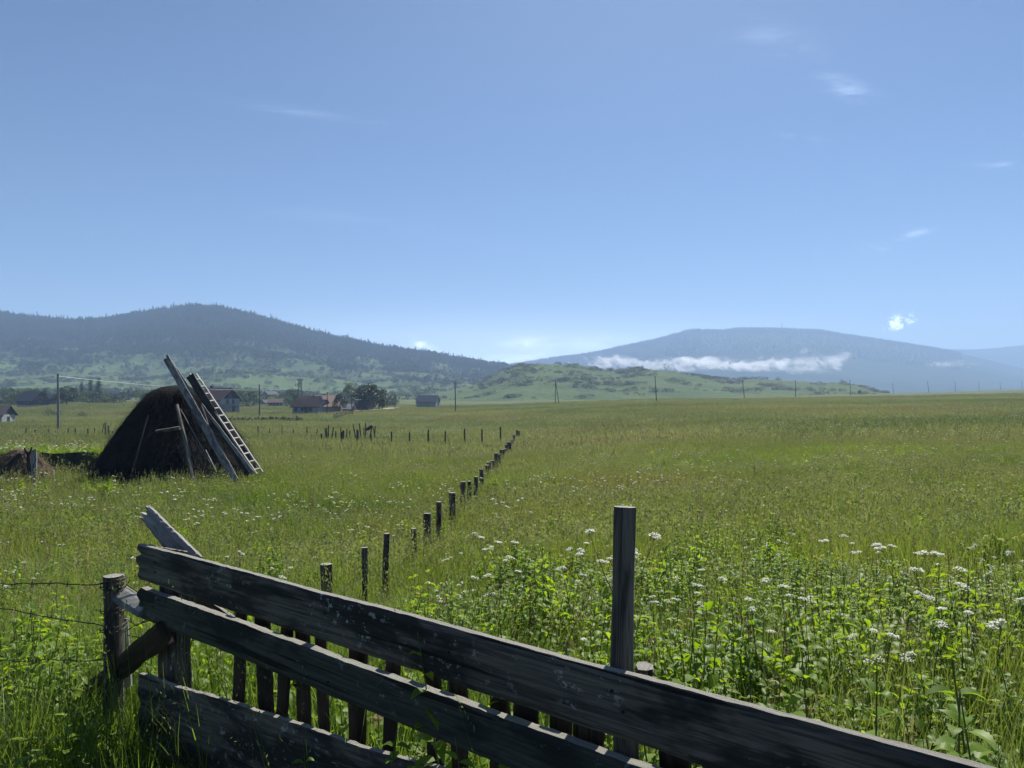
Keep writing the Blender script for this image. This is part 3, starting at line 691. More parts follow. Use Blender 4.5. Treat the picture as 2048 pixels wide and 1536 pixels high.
for k, (px, wpx) in enumerate([(447, 28), (495, 40), (533, 28), (572, 34), (620, 26), (672, 40), (745, 32), (833, 36), (897, 36), (960, 40), (1018, 50), (1085, 46), (1150, 60), (1330, 50), (1440, 60), (1570, 70), (1720, 80)]):
    s = s_at(px); wd = wpx / F * (3.14 - .617 * s) * 1.18
    rd = random.Random(k); t = rd.uniform(-.045, .045)
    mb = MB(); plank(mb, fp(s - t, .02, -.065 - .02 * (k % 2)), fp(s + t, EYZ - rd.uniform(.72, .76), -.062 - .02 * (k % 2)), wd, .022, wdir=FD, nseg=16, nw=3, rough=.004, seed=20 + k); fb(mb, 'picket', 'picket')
for k, (s, z, o_) in enumerate([(.13, .74, .018), (.135, .70, .018), (.13, .56, .0225), (2.26, .74, .018), (2.29, .70, .018), (2.27, .55, .0225), (1.22, .73, .018), (1.24, .53, .0225), (.76, .53, .0225), (1.75, .72, .018)]):
    mb = MB(); zz = EYZ - .705 + (z - .72) if z > .6 else EYZ - .87 - .012 * s + (z - .55); tube(mb, [fp(s, zz, o_ - .004), fp(s, zz, o_ + .003)], [.0045, .004], 7); fb(mb, 'nail', 'wire')
# the broken rail behind, its raised splintered end, the brace
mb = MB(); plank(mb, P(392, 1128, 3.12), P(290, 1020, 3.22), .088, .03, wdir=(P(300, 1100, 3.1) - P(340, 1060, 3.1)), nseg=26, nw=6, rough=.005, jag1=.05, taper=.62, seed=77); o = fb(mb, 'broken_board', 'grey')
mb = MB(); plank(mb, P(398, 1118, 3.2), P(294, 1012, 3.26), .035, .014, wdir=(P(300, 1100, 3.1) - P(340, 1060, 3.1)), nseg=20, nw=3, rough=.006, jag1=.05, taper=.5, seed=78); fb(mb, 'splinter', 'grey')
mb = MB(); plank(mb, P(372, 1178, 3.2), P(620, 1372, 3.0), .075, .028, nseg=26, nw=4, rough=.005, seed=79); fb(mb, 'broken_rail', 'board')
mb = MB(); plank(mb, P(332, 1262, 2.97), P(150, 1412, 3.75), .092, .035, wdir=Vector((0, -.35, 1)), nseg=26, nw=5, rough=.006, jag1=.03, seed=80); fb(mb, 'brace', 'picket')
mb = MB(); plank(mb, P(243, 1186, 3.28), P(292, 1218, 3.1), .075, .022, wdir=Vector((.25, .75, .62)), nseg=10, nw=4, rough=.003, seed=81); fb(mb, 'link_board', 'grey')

# ------------------------------------------------------------------ barbed wire and its post, at the left
bw = empty('barbed_wire_fence', tuple(G(232, 3.3)), 'short post with strands of barbed wire running off left from the plank fence', 'fence'); ROOTLOC['barbed_wire_fence'] = Vector(bw.location)
pb = G(232, 3.3, -.3)
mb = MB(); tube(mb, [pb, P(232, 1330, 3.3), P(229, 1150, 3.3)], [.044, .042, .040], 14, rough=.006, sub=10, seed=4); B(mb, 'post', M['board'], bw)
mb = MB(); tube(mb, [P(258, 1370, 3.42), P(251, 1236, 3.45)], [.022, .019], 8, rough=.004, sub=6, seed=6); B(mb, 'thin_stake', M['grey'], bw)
def wire(mb, pts, sag, barb=.1, r=.0017, nn=40, rd=random):
    a, b_ = pts; L = (b_ - a).length; w1 = rd.uniform(-.02, .02)
    path = [a.lerp(b_, k / nn) - Vector((0, 0, sag * 4 * (k / nn) * (1 - k / nn) + w1 * math.sin(k * .7) * .4 + rd.uniform(-.004, .004))) for k in range(nn + 1)]
    tube(mb, path, r, 4, cap=False)
    if barb:
        for k in range(1, int(L / barb)):
            p = path[min(nn, int(k * barb / L * nn))]
            for q in range(2):
                v = Vector((rd.uniform(-1, 1), rd.uniform(-1, 1), rd.uniform(-1, 1))).normalized() * .016; tube(mb, [p - v, p + v], r * .7, 3, cap=False)
rdw = random.Random(5)
for (x0, y0, d0, x1, y1, d1, sg) in ((-420, 1140, 3.9, 212, 1166, 3.27, .02), (-420, 1185, 3.9, 210, 1252, 3.27, -.04), (-420, 1290, 3.9, 212, 1316, 3.27, .03)):
    mb = MB(); wire(mb, (P(x0, y0, d0), P(x1, y1, d1)), sg, rd=rdw, r=.0026); B(mb, 'barbed_wire', M['wire'], bw)
mb = MB()
for (yy, n_) in ((1168, 3), (1215, 2), (1252, 2)):
    c0 = P(230, yy, 3.3)
    for q in range(n_):
        tube(mb, [c0 + Vector((.053 * math.cos(t * .45), .053 * math.sin(t * .45), .010 * q + .012 * math.sin(t * .45 + q))) for t in range(15)], .0024, 4, cap=False)
for (xa, ya, xb, yb) in ((255, 1168, 300, 1215), (250, 1220, 300, 1212), (252, 1262, 300, 1240), (255, 1268, 318, 1262), (260, 1240, 305, 1232), (240, 1180, 262, 1160)):
    a_ = P(xa, ya, 3.27); b_ = P(xb, yb, 3.15); md_ = (a_ + b_) / 2 + Vector((rdw.uniform(-.02, .02), 0, rdw.uniform(-.03, .02)))
    tube(mb, [a_, a_.lerp(md_, .6), md_, b_], .0024, 4, cap=False)
B(mb, 'tie_wire', M['wire'], bw)

# ------------------------------------------------------------------ row of wire fence posts running out into the meadow
row = empty('wire_fence', tuple(G(650, 5.9)), 'long row of short wooden posts with thin wire, running away through the grass', 'fence'); ROOTLOC['wire_fence'] = Vector(row.location)
ROWP = [(653, 1127, 24), (730, 1094, 12), (774, 1066, 12), (828, 1056, 12), (855, 1026, 14), (878, 1003, 11), (905, 985, 14), (926, 963, 10), (939, 962, 9), (952, 953, 9), (963, 938, 7), (974, 930, 10), (977, 924, 8),
        (985, 921, 8), (992, 906, 8), (998, 908, 6), (1004, 899, 9), (1010, 897, 7), (1013, 889, 6), (1018, 884, 9), (1024, 880, 6), (1028, 870, 5), (1031, 873, 6), (1034, 860, 4), (1036, 862, 5), (1037.5, 861, 4)]
tops = []
for k, (px, py, wpx) in enumerate(ROWP):
    d = -1.6 * F / (px - 1060); d = min(d, 64 + k * .8) if k < 30 else d
    rd = random.Random(k + 5); top = P(px, py, d); base = G(px + rd.uniform(-3, 3) * min(1, 10 / d), d, -.2); r_ = wpx / F * d / 2
    if k > 14: r_ = max(r_, .045)
    mb = MB(); c_t = top
    if k % 3 == 1: plank(mb, base, c_t, r_ * 2, r_ * 1.4, wdir=Vector((1, rd.uniform(-.4, .4), 0)), nseg=10, nw=3, rough=r_ * .1, seed=k)
    else: tube(mb, [base, base.lerp(c_t, .6) + Vector((rd.uniform(-.02, .02), 0, 0)), c_t], [r_ * 1.08, r_ * 1.02, r_ * .95], 10, rough=r_ * .14, sub=4, seed=k)
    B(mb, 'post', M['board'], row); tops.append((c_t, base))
mb = MB()
for hh in (.25, .62):
    for k in range(len(tops) - 1):
        a_ = tops[k][0] - Vector((0, 0, hh)); b_ = tops[k + 1][0] - Vector((0, 0, hh)); tube(mb, [a_, a_.lerp(b_, .5) - Vector((0, 0, .05)), b_], .0034, 3, cap=False)
B(mb, 'wire', M['wire'], row)
# second side of the enclosure: posts running left from the end of the row
def postline(name, label, pts, d, hmin, rr, lean=.03, wires=True, mat='picket', parent=None, part='post'):
    par = parent or empty(name, tuple(G(pts[0][0], d)), label, 'fence'); ROOTLOC[par.name] = Vector(par.location)
    tp_ = []
    for k, q in enumerate(pts):
        px, py = q[0], q[1]; dd = q[2] if len(q) > 2 else d; rd = random.Random(int(px * 7))
        t = P(px, py, dd); b_ = G(px + rd.uniform(-1, 1) * lean / dd * F, dd, -.15); r_ = rr * rd.uniform(.8, 1.3)
        mb = MB(); tube(mb, [b_, b_.lerp(t, .6) + Vector((rd.uniform(-.02, .02), 0, 0)), t], [r_ * 1.1, r_, r_ * .85], 7, rough=r_ * .15, sub=2, seed=k); B(mb, part, M[mat], par); tp_.append(t)
    if wires:
        mb = MB()
        for hh in (.15, .5):
            for k in range(len(tp_) - 1): tube(mb, [tp_[k] - Vector((0, 0, hh)), tp_[k + 1] - Vector((0, 0, hh))], .004, 3, cap=False)
        B(mb, 'wire', M['wire'], par)
    return par
postline('wire_fence', 'line of dark posts crossing the meadow to the far end of the long post row', [(1001, 853), (964, 858), (929, 857), (891, 862), (857, 859), (819, 863), (783, 863), (742, 866), (714, 860), (684, 863), (643, 867)], 72, 1, .075)
postline('wire_fence', 'line of dark leaning posts crossing the grass behind the small haystack', [(53, 857), (71, 859), (97, 858), (111, 861), (137, 856), (151, 857), (176, 857), (190, 856), (226, 861)], 88, 1, .07, lean=.15)
postline('wire_fence', 'sparse line of thin posts between the ladder and the stake cluster', [(516, 852), (539, 857), (564, 853), (587, 859), (614, 853), (635, 857)], 96, 1, .06, lean=.12)
# loose stakes: a cluster
names = [(652, 856, 84, 'pale wide stake at the left edge of the stake cluster'), (657, 850, 85, 'tall thin stake right beside the pale wide stake'), (667, 854, 86, 'slightly slanted stake, third from the left in the stake cluster'),
         (672, 862, 84, 'short stake just right of the slanted third stake'), (682, 854, 86, 'long straight stake in the left half of the stake cluster'), (687, 860, 80, 'thick short stake in front in the middle of the cluster'),
         (694, 857, 88, 'pale thin stake in the middle of the stake cluster'), (700, 861, 90, 'short low stake in the middle of the stake cluster'), (706, 849, 88, 'tall stake bending right at its foot, right of the middle'),
         (715, 859, 80, 'thickest dark stake, in front on the right of the cluster'), (719, 847, 90, 'tall stake leaning left between the thickest stake and the board pile'), (728, 856, 90, 'short stake left of the tallest one'),
         (731, 845, 88, 'tallest stake of the cluster, touching the tilted board'), (741, 866, 78, 'dark stake standing apart, in front of the tilted board')]
for k, (px, py, d, lb) in enumerate(names):
    rd = random.Random(k * 3); t = P(px, py, d); ln = {2: -.25, 8: .35, 10: .22}.get(k, rd.uniform(-.06, .06)); b_ = G(px + ln / d * F, d, -.1); r_ = {0: .14, 5: .13, 9: .15}.get(k, .075)
    mb = MB(); tube(mb, [b_, b_.lerp(t, .5) + Vector((rd.uniform(-.05, .05), 0, 0)), t], [r_, r_, r_ * .8], 7, rough=r_ * .2, sub=3, seed=k)
    o = mb.build('stake', M['board' if k in (0, 6) else 'picket'], origin=b_); tag(o, lb, 'stake', 'stakes standing in a loose cluster in the meadow')
mb = MB(); plank(mb, P(731, 861, 88), P(745, 852, 88), .32, .06, nseg=8, nw=3, rough=.03, seed=3)
o = mb.build('tilted_board', M['picket'], origin=P(731, 861, 88)); tag(o, 'dark board tilted against the tallest stake of the cluster', 'board')
for k, (xa, ya, xb, yb, lb) in enumerate([(744, 852, 740, 870, 'crooked prop under the tilted board'), (746, 853, 751, 872, 'leaning prop at the right end of the tilted board'), (751, 852, 748, 870, 'rightmost stake beside the tilted board')]):
    a_ = P(xa, ya, 88.3); b_ = P(xb, yb, 88.3); b_.z = g(b_.x, b_.y) - .05
    mb = MB(); tube(mb, [b_, a_], [.07, .055], 6, rough=.015, sub=3, seed=k); tag(mb.build('prop', M['picket'], origin=b_), lb, 'prop', 'props at the tilted board')
for k, (xa, ya, xb, r_, lb) in enumerate([(211, 845, 212, .1, 'dark thick stake of the leaning trio left of the haystack'), (208, 848, 203, .045, 'thin pole leaning on the trio left of the haystack'), (217, 851, 218, .1, 'shorter pale stake of the trio left of the haystack')]):
    a_ = P(xa, ya, 84); b_ = G(xb, 84, -.05); mb = MB(); tube(mb, [b_, a_], [r_, r_ * .8], 7, rough=.02, sub=4, seed=k); tag(mb.build('stake', M['board'], origin=b_), lb, 'stake', 'three stakes left of the haystack')
# dense picket row before the village
pk = empty('picket_fence', tuple(G(460, 150)), 'dense row of short dark pickets in front of the red-roofed chalet', 'fence'); ROOTLOC['picket_fence'] = Vector(pk.location)
rd = random.Random(3); px = 452; k = 0
while px < 606:
    d = 150; h = rd.uniform(.55, .95) + (.4 if k % 11 == 5 else 0); b_ = G(px, d, -.1); mb = MB(); r_ = rd.uniform(.05, .11) + (.08 if 540 < px < 554 and k % 2 else 0)
    box(mb, b_, r_ * 2, .08, h + .1, rd.uniform(-.3, .3)); B(mb, 'picket', M['picket'], pk); px += rd.uniform(1.5, 3.2); k += 1
mb = MB(); tube(mb, [G(452 + q * 6, 150, .5) for q in range(27)], .05, 5, cap=False); B(mb, 'rail', M['picket'], pk)
pk = empty('picket_fence', tuple(G(680, 172)), 'short run of pickets below the farm track', 'fence'); ROOTLOC['picket_fence.001'] = ROOTLOC[pk.name] = Vector(pk.location)
for k in range(14):
    px = 668 + k * 2.6; d = 160 + k * 1.5; mb = MB(); box(mb, G(px, d, -.1), .14, .1, rd.uniform(.9, 1.3)); B(mb, 'picket', M['picket'], pk)
mb = MB(); tube(mb, [G(668 + k * 2.6, 160 + k * 1.5, .6) for k in range(14)], .05, 4, cap=False); B(mb, 'rail', M['picket'], pk)

# ------------------------------------------------------------------ haystacks
HC = Vector(((352 - 1024) / F * 27, 27.0, 0)); HC.z = g(HC.x, HC.y); HB = HC.z
def stack_r(t, th):                     # t 0 foot .. 1 top, profile radius in metres
    r_ = np.interp(t, [0, .12, .27, .41, .57, .73, .82, .93, .985, 1.0], [2.95, 2.75, 2.59, 2.35, 1.91, 1.46, 1.19, .85, .45, .0])
    return r_
def haystack(name, c, H, prof, mat, strandmat, label, nst, seed, rgh=.12, skew=(0, 0)):
    rg = np.random.default_rng(seed); nt, na = 60, 120
    t = np.linspace(0, 1, nt); a = np.linspace(0, 2 * np.pi, na, endpoint=False); T, A = np.meshgrid(t, a, indexing='ij')
    def surf(T, A):
        r_ = prof(T, A); lump = 1 + .17 * (fbm(np.cos(A) * 1.6 + 7, np.sin(A) * 1.6 + T * 2.2, 4, seed)) * 2 * np.clip((1 - T) * 6, 0, 1)
        r_ = r_ * lump + rgh * .5 * fbm(A * 9, T * 9, 3, seed + 2) * np.clip((1 - T) * 8, 0, 1)
        return np.stack([c[0] + r_ * np.cos(A) + skew[0] * T, c[1] + r_ * np.sin(A) + skew[1] * T, c[2] - .15 + (H + .15) * T], -1)
    V = surf(T, A).reshape(-1, 3); i = (np.arange(nt - 1)[:, None] * na + np.arange(na)[None, :]).ravel(); j = (np.arange(nt - 1)[:, None] * na + (np.arange(na)[None, :] + 1) % na).ravel()
    Fq = np.stack([i, j, j + na, i + na], 1)
    # loose strands lying down the slope
    tt = rg.uniform(.01, .97, nst) ** 1.0; aa = rg.uniform(0, 2 * np.pi, nst); p = surf(tt, aa); t2 = np.clip(tt - rg.uniform(.02, .09, nst), 0, 1); a2 = aa + rg.normal(0, .05, nst); q = surf(t2, a2)
    out = np.stack([np.cos(aa), np.sin(aa), np.full(nst, .4)], -1); q = q + out * (rg.uniform(0, 1, nst) ** 3 * rgh * 2.0 + .01)[:, None] + rg.normal(0, .03, (nst, 3)); p = p + out * .01
    mid = (p + q) / 2 + out * rg.uniform(0, .04, nst)[:, None]; side = np.stack([-np.sin(aa), np.cos(aa), np.zeros(nst)], -1) * rg.uniform(.004, .011, nst)[:, None]
    SV = np.stack([p - side, p + side, mid + side, mid - side, q + side * .3, q - side * .3], 1).reshape(-1, 3); k = np.arange(nst) * 6 + len(V)
    SF = np.concatenate([np.stack([k, k + 1, k + 2, k + 3], 1), np.stack([k + 3, k + 2, k + 4, k + 5], 1)])
    VV = np.concatenate([V, SV]) - np.array(c); FF = np.concatenate([Fq, SF]); mi = np.concatenate([np.zeros(len(Fq)), np.ones(len(SF))])
    o = npmesh(name, VV, FF, [mat, strandmat], mi, link=True); o.location = c
    return tag(o, label, 'haystack')
def bigprof(T, A):
    r_ = stack_r(T, A); return r_ * (1 + .02 * np.cos(A))
haystack('haystack', tuple(HC), 3.50, bigprof, M['hay'], M['hay'], 'tall dark conical haystack with boards and a ladder leaning on it', 16000, 5, .16, (-.02, 0))
sc_c = G(42, 25)
def smallprof(T, A): return np.interp(T, [0, .2, .5, .8, .93, 1], [1.2, 1.1, .88, .5, .27, 0]) * (1 + .1 * np.cos(A * 2 + 1))
haystack('haystack', tuple(sc_c), 1.32, smallprof, M['hay_light'], M['hay_light'], 'low brown hay pile with crooked stakes, beside the tall haystack', 5000, 6, .1)
def lean(name, a_, b_, label, cat, wd, th, mat, wdir=Vector((1, -.1, .5)), group=None, rnd=False, taper=1, seed=1, jag=.05, rough=.006):
    mb = MB()
    if rnd: tube(mb, [a_, a_.lerp(b_, .5) + Vector((wd * .15, 0, 0)), b_], [wd * taper, wd, wd], 10, rough=wd * .12, sub=8, seed=seed)
    else: plank(mb, b_, a_, wd, th, wdir=wdir, nseg=40, nw=4, rough=rough, taper=taper, jag1=jag, seed=seed)
    return tag(mb.build(name, M[mat], origin=b_), label, cat, group)
GP = 'boards and poles leaning on the tall haystack'
perp = lambda x0, y0, x1, y1: (P(x0, y0, 20) - P(x1, y1, 20)).cross(Vector((0, 1, 0)))
lean('leaning_board', P(332, 716, 26.3), P(472, 962, 23.6), 'long pale wide board leaning on the haystack, reaching highest on the left', 'board', .23, .05, 'grey', perp(332, 716, 472, 962), GP, taper=1.0, seed=4)
lean('leaning_pole', P(333, 710, 26.9), P(389, 792, 26.0), 'thin short pole crossing the top of the haystack', 'pole', .085, .05, 'grey', perp(333, 710, 389, 792), GP, seed=5)
lean('leaning_board', P(379, 750, 26.0), P(500, 948, 24.9), 'wide dark board directly under the white ladder', 'board', .27, .05, 'pole', perp(379, 750, 500, 948), GP, seed=6)
lean('leaning_board', P(403, 808, 25.1), P(506, 946, 23.9), 'narrow brownish board low on the right slope, below the ladder', 'board', .13, .04, 'grey', perp(403, 808, 506, 946), GP, taper=.5, seed=7)
lean('leaning_log', P(354, 810, 25.1), P(389, 968, 23.4), 'pale round log standing against the haystack front', 'log', .072, .1, 'post', GP and Vector((1, 0, 0)), GP, rnd=True, taper=.8, seed=8)
lean('short_log', P(313, 863, 24.35), P(360, 856, 24.2), 'short log lying across the haystack front, touching the upright log', 'log', .058, .1, 'post', Vector((0, 0, 1)), GP, rnd=True, seed=9)
lean('thin_stick', P(361, 818, 24.9), P(432, 945, 23.7), 'thin crooked stick between the upright log and the wide pale board', 'stick', .016, .1, 'post', Vector((0, 0, 1)), GP, rnd=True, seed=10)
lean('thin_stick', P(296, 830, 24.9), P(262, 955, 23.9), 'thin dark pole on the left part of the haystack front', 'stick', .028, .1, 'pole', Vector((0, 0, 1)), GP, rnd=True, seed=11)
lean('thin_stick', P(404, 812, 25.0), P(424, 868, 24.5), 'short bright stick right of the wide pale board', 'stick', .016, .1, 'grey', Vector((0, 0, 1)), GP, rnd=True, seed=12)
lean('thin_stick', P(412, 900, 24.0), P(434, 944, 23.6), 'bright short stick at the foot of the haystack front', 'stick', .014, .1, 'ladder', Vector((0, 0, 1)), GP, rnd=True, seed=13)
# ladder
lt0, lb0 = P(379, 748, 26.2), P(514, 948, 24.6)
off = Vector((.10, .30, .02)); lad = empty('ladder', tuple(lb0), 'bleached wooden ladder leaning up the right side of the haystack', 'ladder', None); ROOTLOC['ladder'] = Vector(lad.location)
lw = (lt0 - lb0).cross(off).normalized()
for k, o_ in enumerate((Vector((0, 0, 0)), off)):
    mb = MB(); plank(mb, lb0 + o_, lt0 + o_, .06, .06, wdir=lw, nseg=30, nw=3, rough=.004, seed=k); B(mb, 'rail', M['ladder'], lad)
for k in range(13):
    t = .04 + .9 * k / 12; p_ = lb0.lerp(lt0, t); mb = MB(); plank(mb, p_ - off * .06 + lw * .0, p_ + off * 1.06, .05, .05, wdir=lw, nseg=6, nw=2, rough=.003, seed=k); B(mb, 'rung', M['ladder'], lad)
# stakes at the small pile
GS = 'stakes around the low hay pile'
lean('upright_board', P(69, 899, 24.0), P(70, 985, 23.6), 'pale weathered upright board in front of the low hay pile', 'board', .17, .06, 'grey', Vector((1, 0, 0)), GS, seed=21)
mb = MB(); a_ = P(60, 935, 24.3); tube(mb, [G(62, 24.2, -.1), a_, P(57, 903, 24.3)], [.06, .06, .05], 8, rough=.02, sub=4); tube(mb, [P(58, 912, 24.3), P(49, 896, 24.2)], [.04, .022], 6, rough=.01, sub=3); tube(mb, [P(58, 912, 24.3), P(65, 893, 24.2)], [.045, .02], 6, rough=.01, sub=3)
tag(mb.build('forked_stake', M['pole'], origin=G(62, 24.2)), 'dark forked stake rising from the top of the low hay pile', 'stake', GS)
lean('leaning_board', P(42, 908, 24.4), P(-6, 955, 23.8), 'dark board leaning left of the low hay pile', 'board', .14, .05, 'pole', perp(42, 908, -6, 955), GS, seed=23)
lean('leaning_board', P(46, 935, 24.1), P(24, 980, 23.8), 'grey board leaning on the front of the low hay pile', 'board', .13, .05, 'board', perp(46, 935, 24, 980), GS, seed=24)
lean('short_stake', P(108, 940, 24.3), P(110, 972, 24.3), 'bright short stake right of the low hay pile', 'stake', .035, .05, 'ladder', Vector((1, 0, 0)), GS, seed=25)

# ------------------------------------------------------------------ power poles and cables
def pole(px, py, d, label, tilt=0.0, r=.11, mat='pole', cross=False, name='power_pole', h=None):
    b_ = G(px, d, -.3); t = P(px + tilt, py, d); root = empty(name, tuple(b_ + Vector((0, 0, .3))), label, 'pole', 'power poles'); ROOTLOC[root.name] = Vector(root.location)
    mb = MB(); tube(mb, [b_, b_.lerp(t, .5) + Vector((.03, 0, 0)), t], [r * 1.25, r * 1.05, r * .8], 8, rough=r * .05, sub=3); B(mb, 'shaft', M[mat], root)
    mb = MB()
    if cross: tube(mb, [t + Vector((-.5, 0, -.25)), t + Vector((.5, .2, -.25))], .05, 5)
    for s_ in ((-.4, .4) if cross else (-.12, .12)): tube(mb, [t + Vector((s_, 0, -.28)), t + Vector((s_, 0, -.05))], [.03, .045], 6)
    B(mb, 'insulator', M['steel'], root)
    return t
POLE = {}
for key, a in {'big': (117, 748, 105, 'tall pale pole on the left behind the small haystack line', -1.5, .15, 'concrete_pole'), 'p11': (11, 810, 152, 'thin pole beside the white-walled house at the left edge', 0, .07),
    'p247': (247, 808, 235, 'thin pole on the green mound left of the tall haystack', 0, .09), 'p519': (519, 769, 187, 'dark pole right of the red-roofed chalet', -.5, .13),
    'p654': (654, 784, 186, 'dark pole in front of the grey gable house', .5, .1), 'p700': (705, 791, 178, 'leaning pole beside the little lean-to roof', -3, .11), 'p733': (733, 790, 232, 'thin pale pole before the dark-roofed barn', 0, .08, 'concrete_pole'),
    'p773': (774, 790, 240, 'thin pole by the bend of the gravel track', -.5, .09), 'p781': (782, 785, 300, 'faint thin pole behind the gravel track', 0, .09), 'p790': (790, 791, 238, 'thin pole at the end of the gravel track', .3, .1),
    'p910': (911, 764, 203, 'dark pole standing alone between the blue-roofed hut and the twin-legged pole', -1, .13)}.items():
    POLE[key] = pole(a[0], a[1], a[2], a[3], *a[4:])
rl = [(1313, 752, 240, 'tallest pole, in front of the knoll slope', -3), (1489, 760, 316, 'leaning pole second to the right of the twin-legged pole', -4), (1591, 760, 333, 'pole in front of the low right end of the knoll', 0), (1701, 760, 385, 'pole left of the lone round bush', -1),
      (1787, 766, 520, 'slightly leaning pole just beyond the tip of the knoll', -2), (1858, 763, 500, 'leaning pole below the falling mountain slope', -3), (1911, 763, 590, 'pole fourth from the right end of the pole line', -1), (1958, 764, 660, 'pole third from the right end of the pole line', 0),
      (2001, 764, 720, 'thin faint pole, second from the right end of the pole line', -1), (2044, 762, 690, 'last pole at the right end of the pole line', 0)]
tr = [POLE['p910']]
# twin-legged pole
root = empty('power_pole', tuple(G(1110, 260)), 'twin-legged pole with a cross bar at the foot of the knoll', 'pole', 'power poles'); ROOTLOC[root.name] = Vector(root.location)
T_ = P(1111, 762, 260); mb = MB(); tube(mb, [G(1110.5, 260, -.2), T_], [.14, .1], 8); B(mb, 'leg', M['pole'], root); mb = MB(); tube(mb, [G(1118, 259, -.2), T_ + Vector((.1, -.2, -.5))], [.14, .1], 8); B(mb, 'leg', M['pole'], root)
mb = MB(); a_ = P(1110.5, 786, 260); tube(mb, [a_, P(1115, 786, 259.5)], .06, 5); B(mb, 'cross_bar', M['pole'], root)
mb = MB(); tube(mb, [T_ + Vector((-.35, 0, -.1)), T_ + Vector((.35, 0, -.1))], .08, 5); tube(mb, [T_, T_ + Vector((0, 0, .35))], .07, 6); B(mb, 'insulator', M['steel'], root); tr.append(T_)
for a in rl: tr.append(pole(a[0], a[1], a[2], a[3], a[4], .125, cross=True))
def cable(a_, b_, sag, label, r=.018, mat='cable', n_=18):
    mb = MB(); tube(mb, [a_.lerp(b_, k / n_) - Vector((0, 0, sag * 4 * (k / n_) * (1 - k / n_))) for k in range(n_ + 1)], r, 4, cap=False)
    tag(mb.build('overhead_cable', M[mat], origin=a_), label, 'cable', 'overhead cables')
cable(P(-260, 766, 95), POLE['big'] + Vector((0, 0, -.25)), .6, 'pale cable from the left edge to the tall pale pole', .03)
cable(POLE['big'] + Vector((0, 0, -.3)), P(600, 776, 228), 1.2, 'pale cable from the tall pale pole past the haystack to the lattice tower', .03)
cable(P(330, 781, 230), POLE['p519'] + Vector((0, 0, -.2)), .8, 'pale cable over the chalet roof to the dark pole', .035)
cable(P(600, 790, 230), POLE['p654'] + Vector((0, 0, -.1)), 1.6, 'sagging cable between lattice tower and the gable house pole', .045)
cable(POLE['p700'] + Vector((0, 0, -.3)), POLE['p733'] + Vector((0, 0, -.2)), 1.0, 'sagging cable from the leaning pole to the pale thin pole', .045)
cable(POLE['p733'] + Vector((0, 0, -.2)), POLE['p773'] + Vector((0, 0, -.2)), 1.0, 'sagging cable across the dark broad tree', .04)
for k in range(len(tr) - 1):
    if k < 4: cable(tr[k] + Vector((0, 0, -.05)), tr[k + 1] + Vector((0, 0, -.05)), 1.2, 'faint cable %s' % ('from the lone dark pole to the twin legs', 'from the twin legs to the tallest pole', 'between the tallest pole and the first leaning one', 'from the first leaning pole to the low knoll end')[k], .008, 'pole')
# lattice tower with switch gear
b_ = G(600, 230); t = P(600, 757, 230); root = empty('lattice_tower', tuple(b_), 'slim lattice tower carrying transformers and insulators', 'tower'); ROOTLOC[root.name] = Vector(root.location); Hh = t.z - b_.z
def lc(k, z): s_ = .75 - .45 * min(1, z / Hh); return b_ + Vector(((1, 1, -1, -1)[k] * s_, (1, -1, -1, 1)[k] * s_, z))
for k in range(4): mb = MB(); tube(mb, [lc(k, -.3), lc(k, Hh)], .07, 4); B(mb, 'leg', M['steel'], root)
mb = MB()
for q in range(9):
    z0 = Hh * q / 9; z1 = Hh * (q + 1) / 9
    for k in range(4): tube(mb, [lc(k, z0), lc((k + 1) % 4, z1)], .035, 3); tube(mb, [lc((k + 1) % 4, z0), lc(k, z1)], .035, 3)
B(mb, 'lattice', M['steel'], root)
for (dz, x0, x1) in ((-.6, -.9, .9), (-2.2, -1.6, .2), (-3.8, -1.6, .2), (-6.4, -2.2, 1.0)):
    mb = MB(); tube(mb, [t + Vector((x0, 0, dz)), t + Vector((x1, 0, dz))], .06, 4); B(mb, 'arm', M['steel'], root)
for (dx, dz) in ((-.8, -.5), (.8, -.5), (-1.4, -2.1), (-.8, -2.1), (-1.4, -3.7), (-.8, -3.7)):
    mb = MB(); tube(mb, [t + Vector((dx, 0, dz)), t + Vector((dx, 0, dz + .5))], [.09, .13], 6); B(mb, 'insulator', M['steel'], root)
mb = MB(); box(mb, t + Vector((-1.3, 0, -6.6)), 1.3, .9, 1.5); B(mb, 'transformer', M['steel'], root)
# mast on the mountain
mb = MB(); u = (1564 - 1024) / F; z0 = float(RIGHT(np.array([u]), np.array([3500.]))[0]); c0 = Vector((u * 3500, 3500, z0 - 2)); tube(mb, [c0, c0 + Vector((0, 0, 30))], [1.6, .7], 6)
tube(mb, [c0 + Vector((-4, 0, 24)), c0 + Vector((4, 0, 24))], .5, 4)
tag(mb.build('radio_mast', M['steel'], origin=c0), 'thin radio mast on the summit of the blue mountain', 'mast')

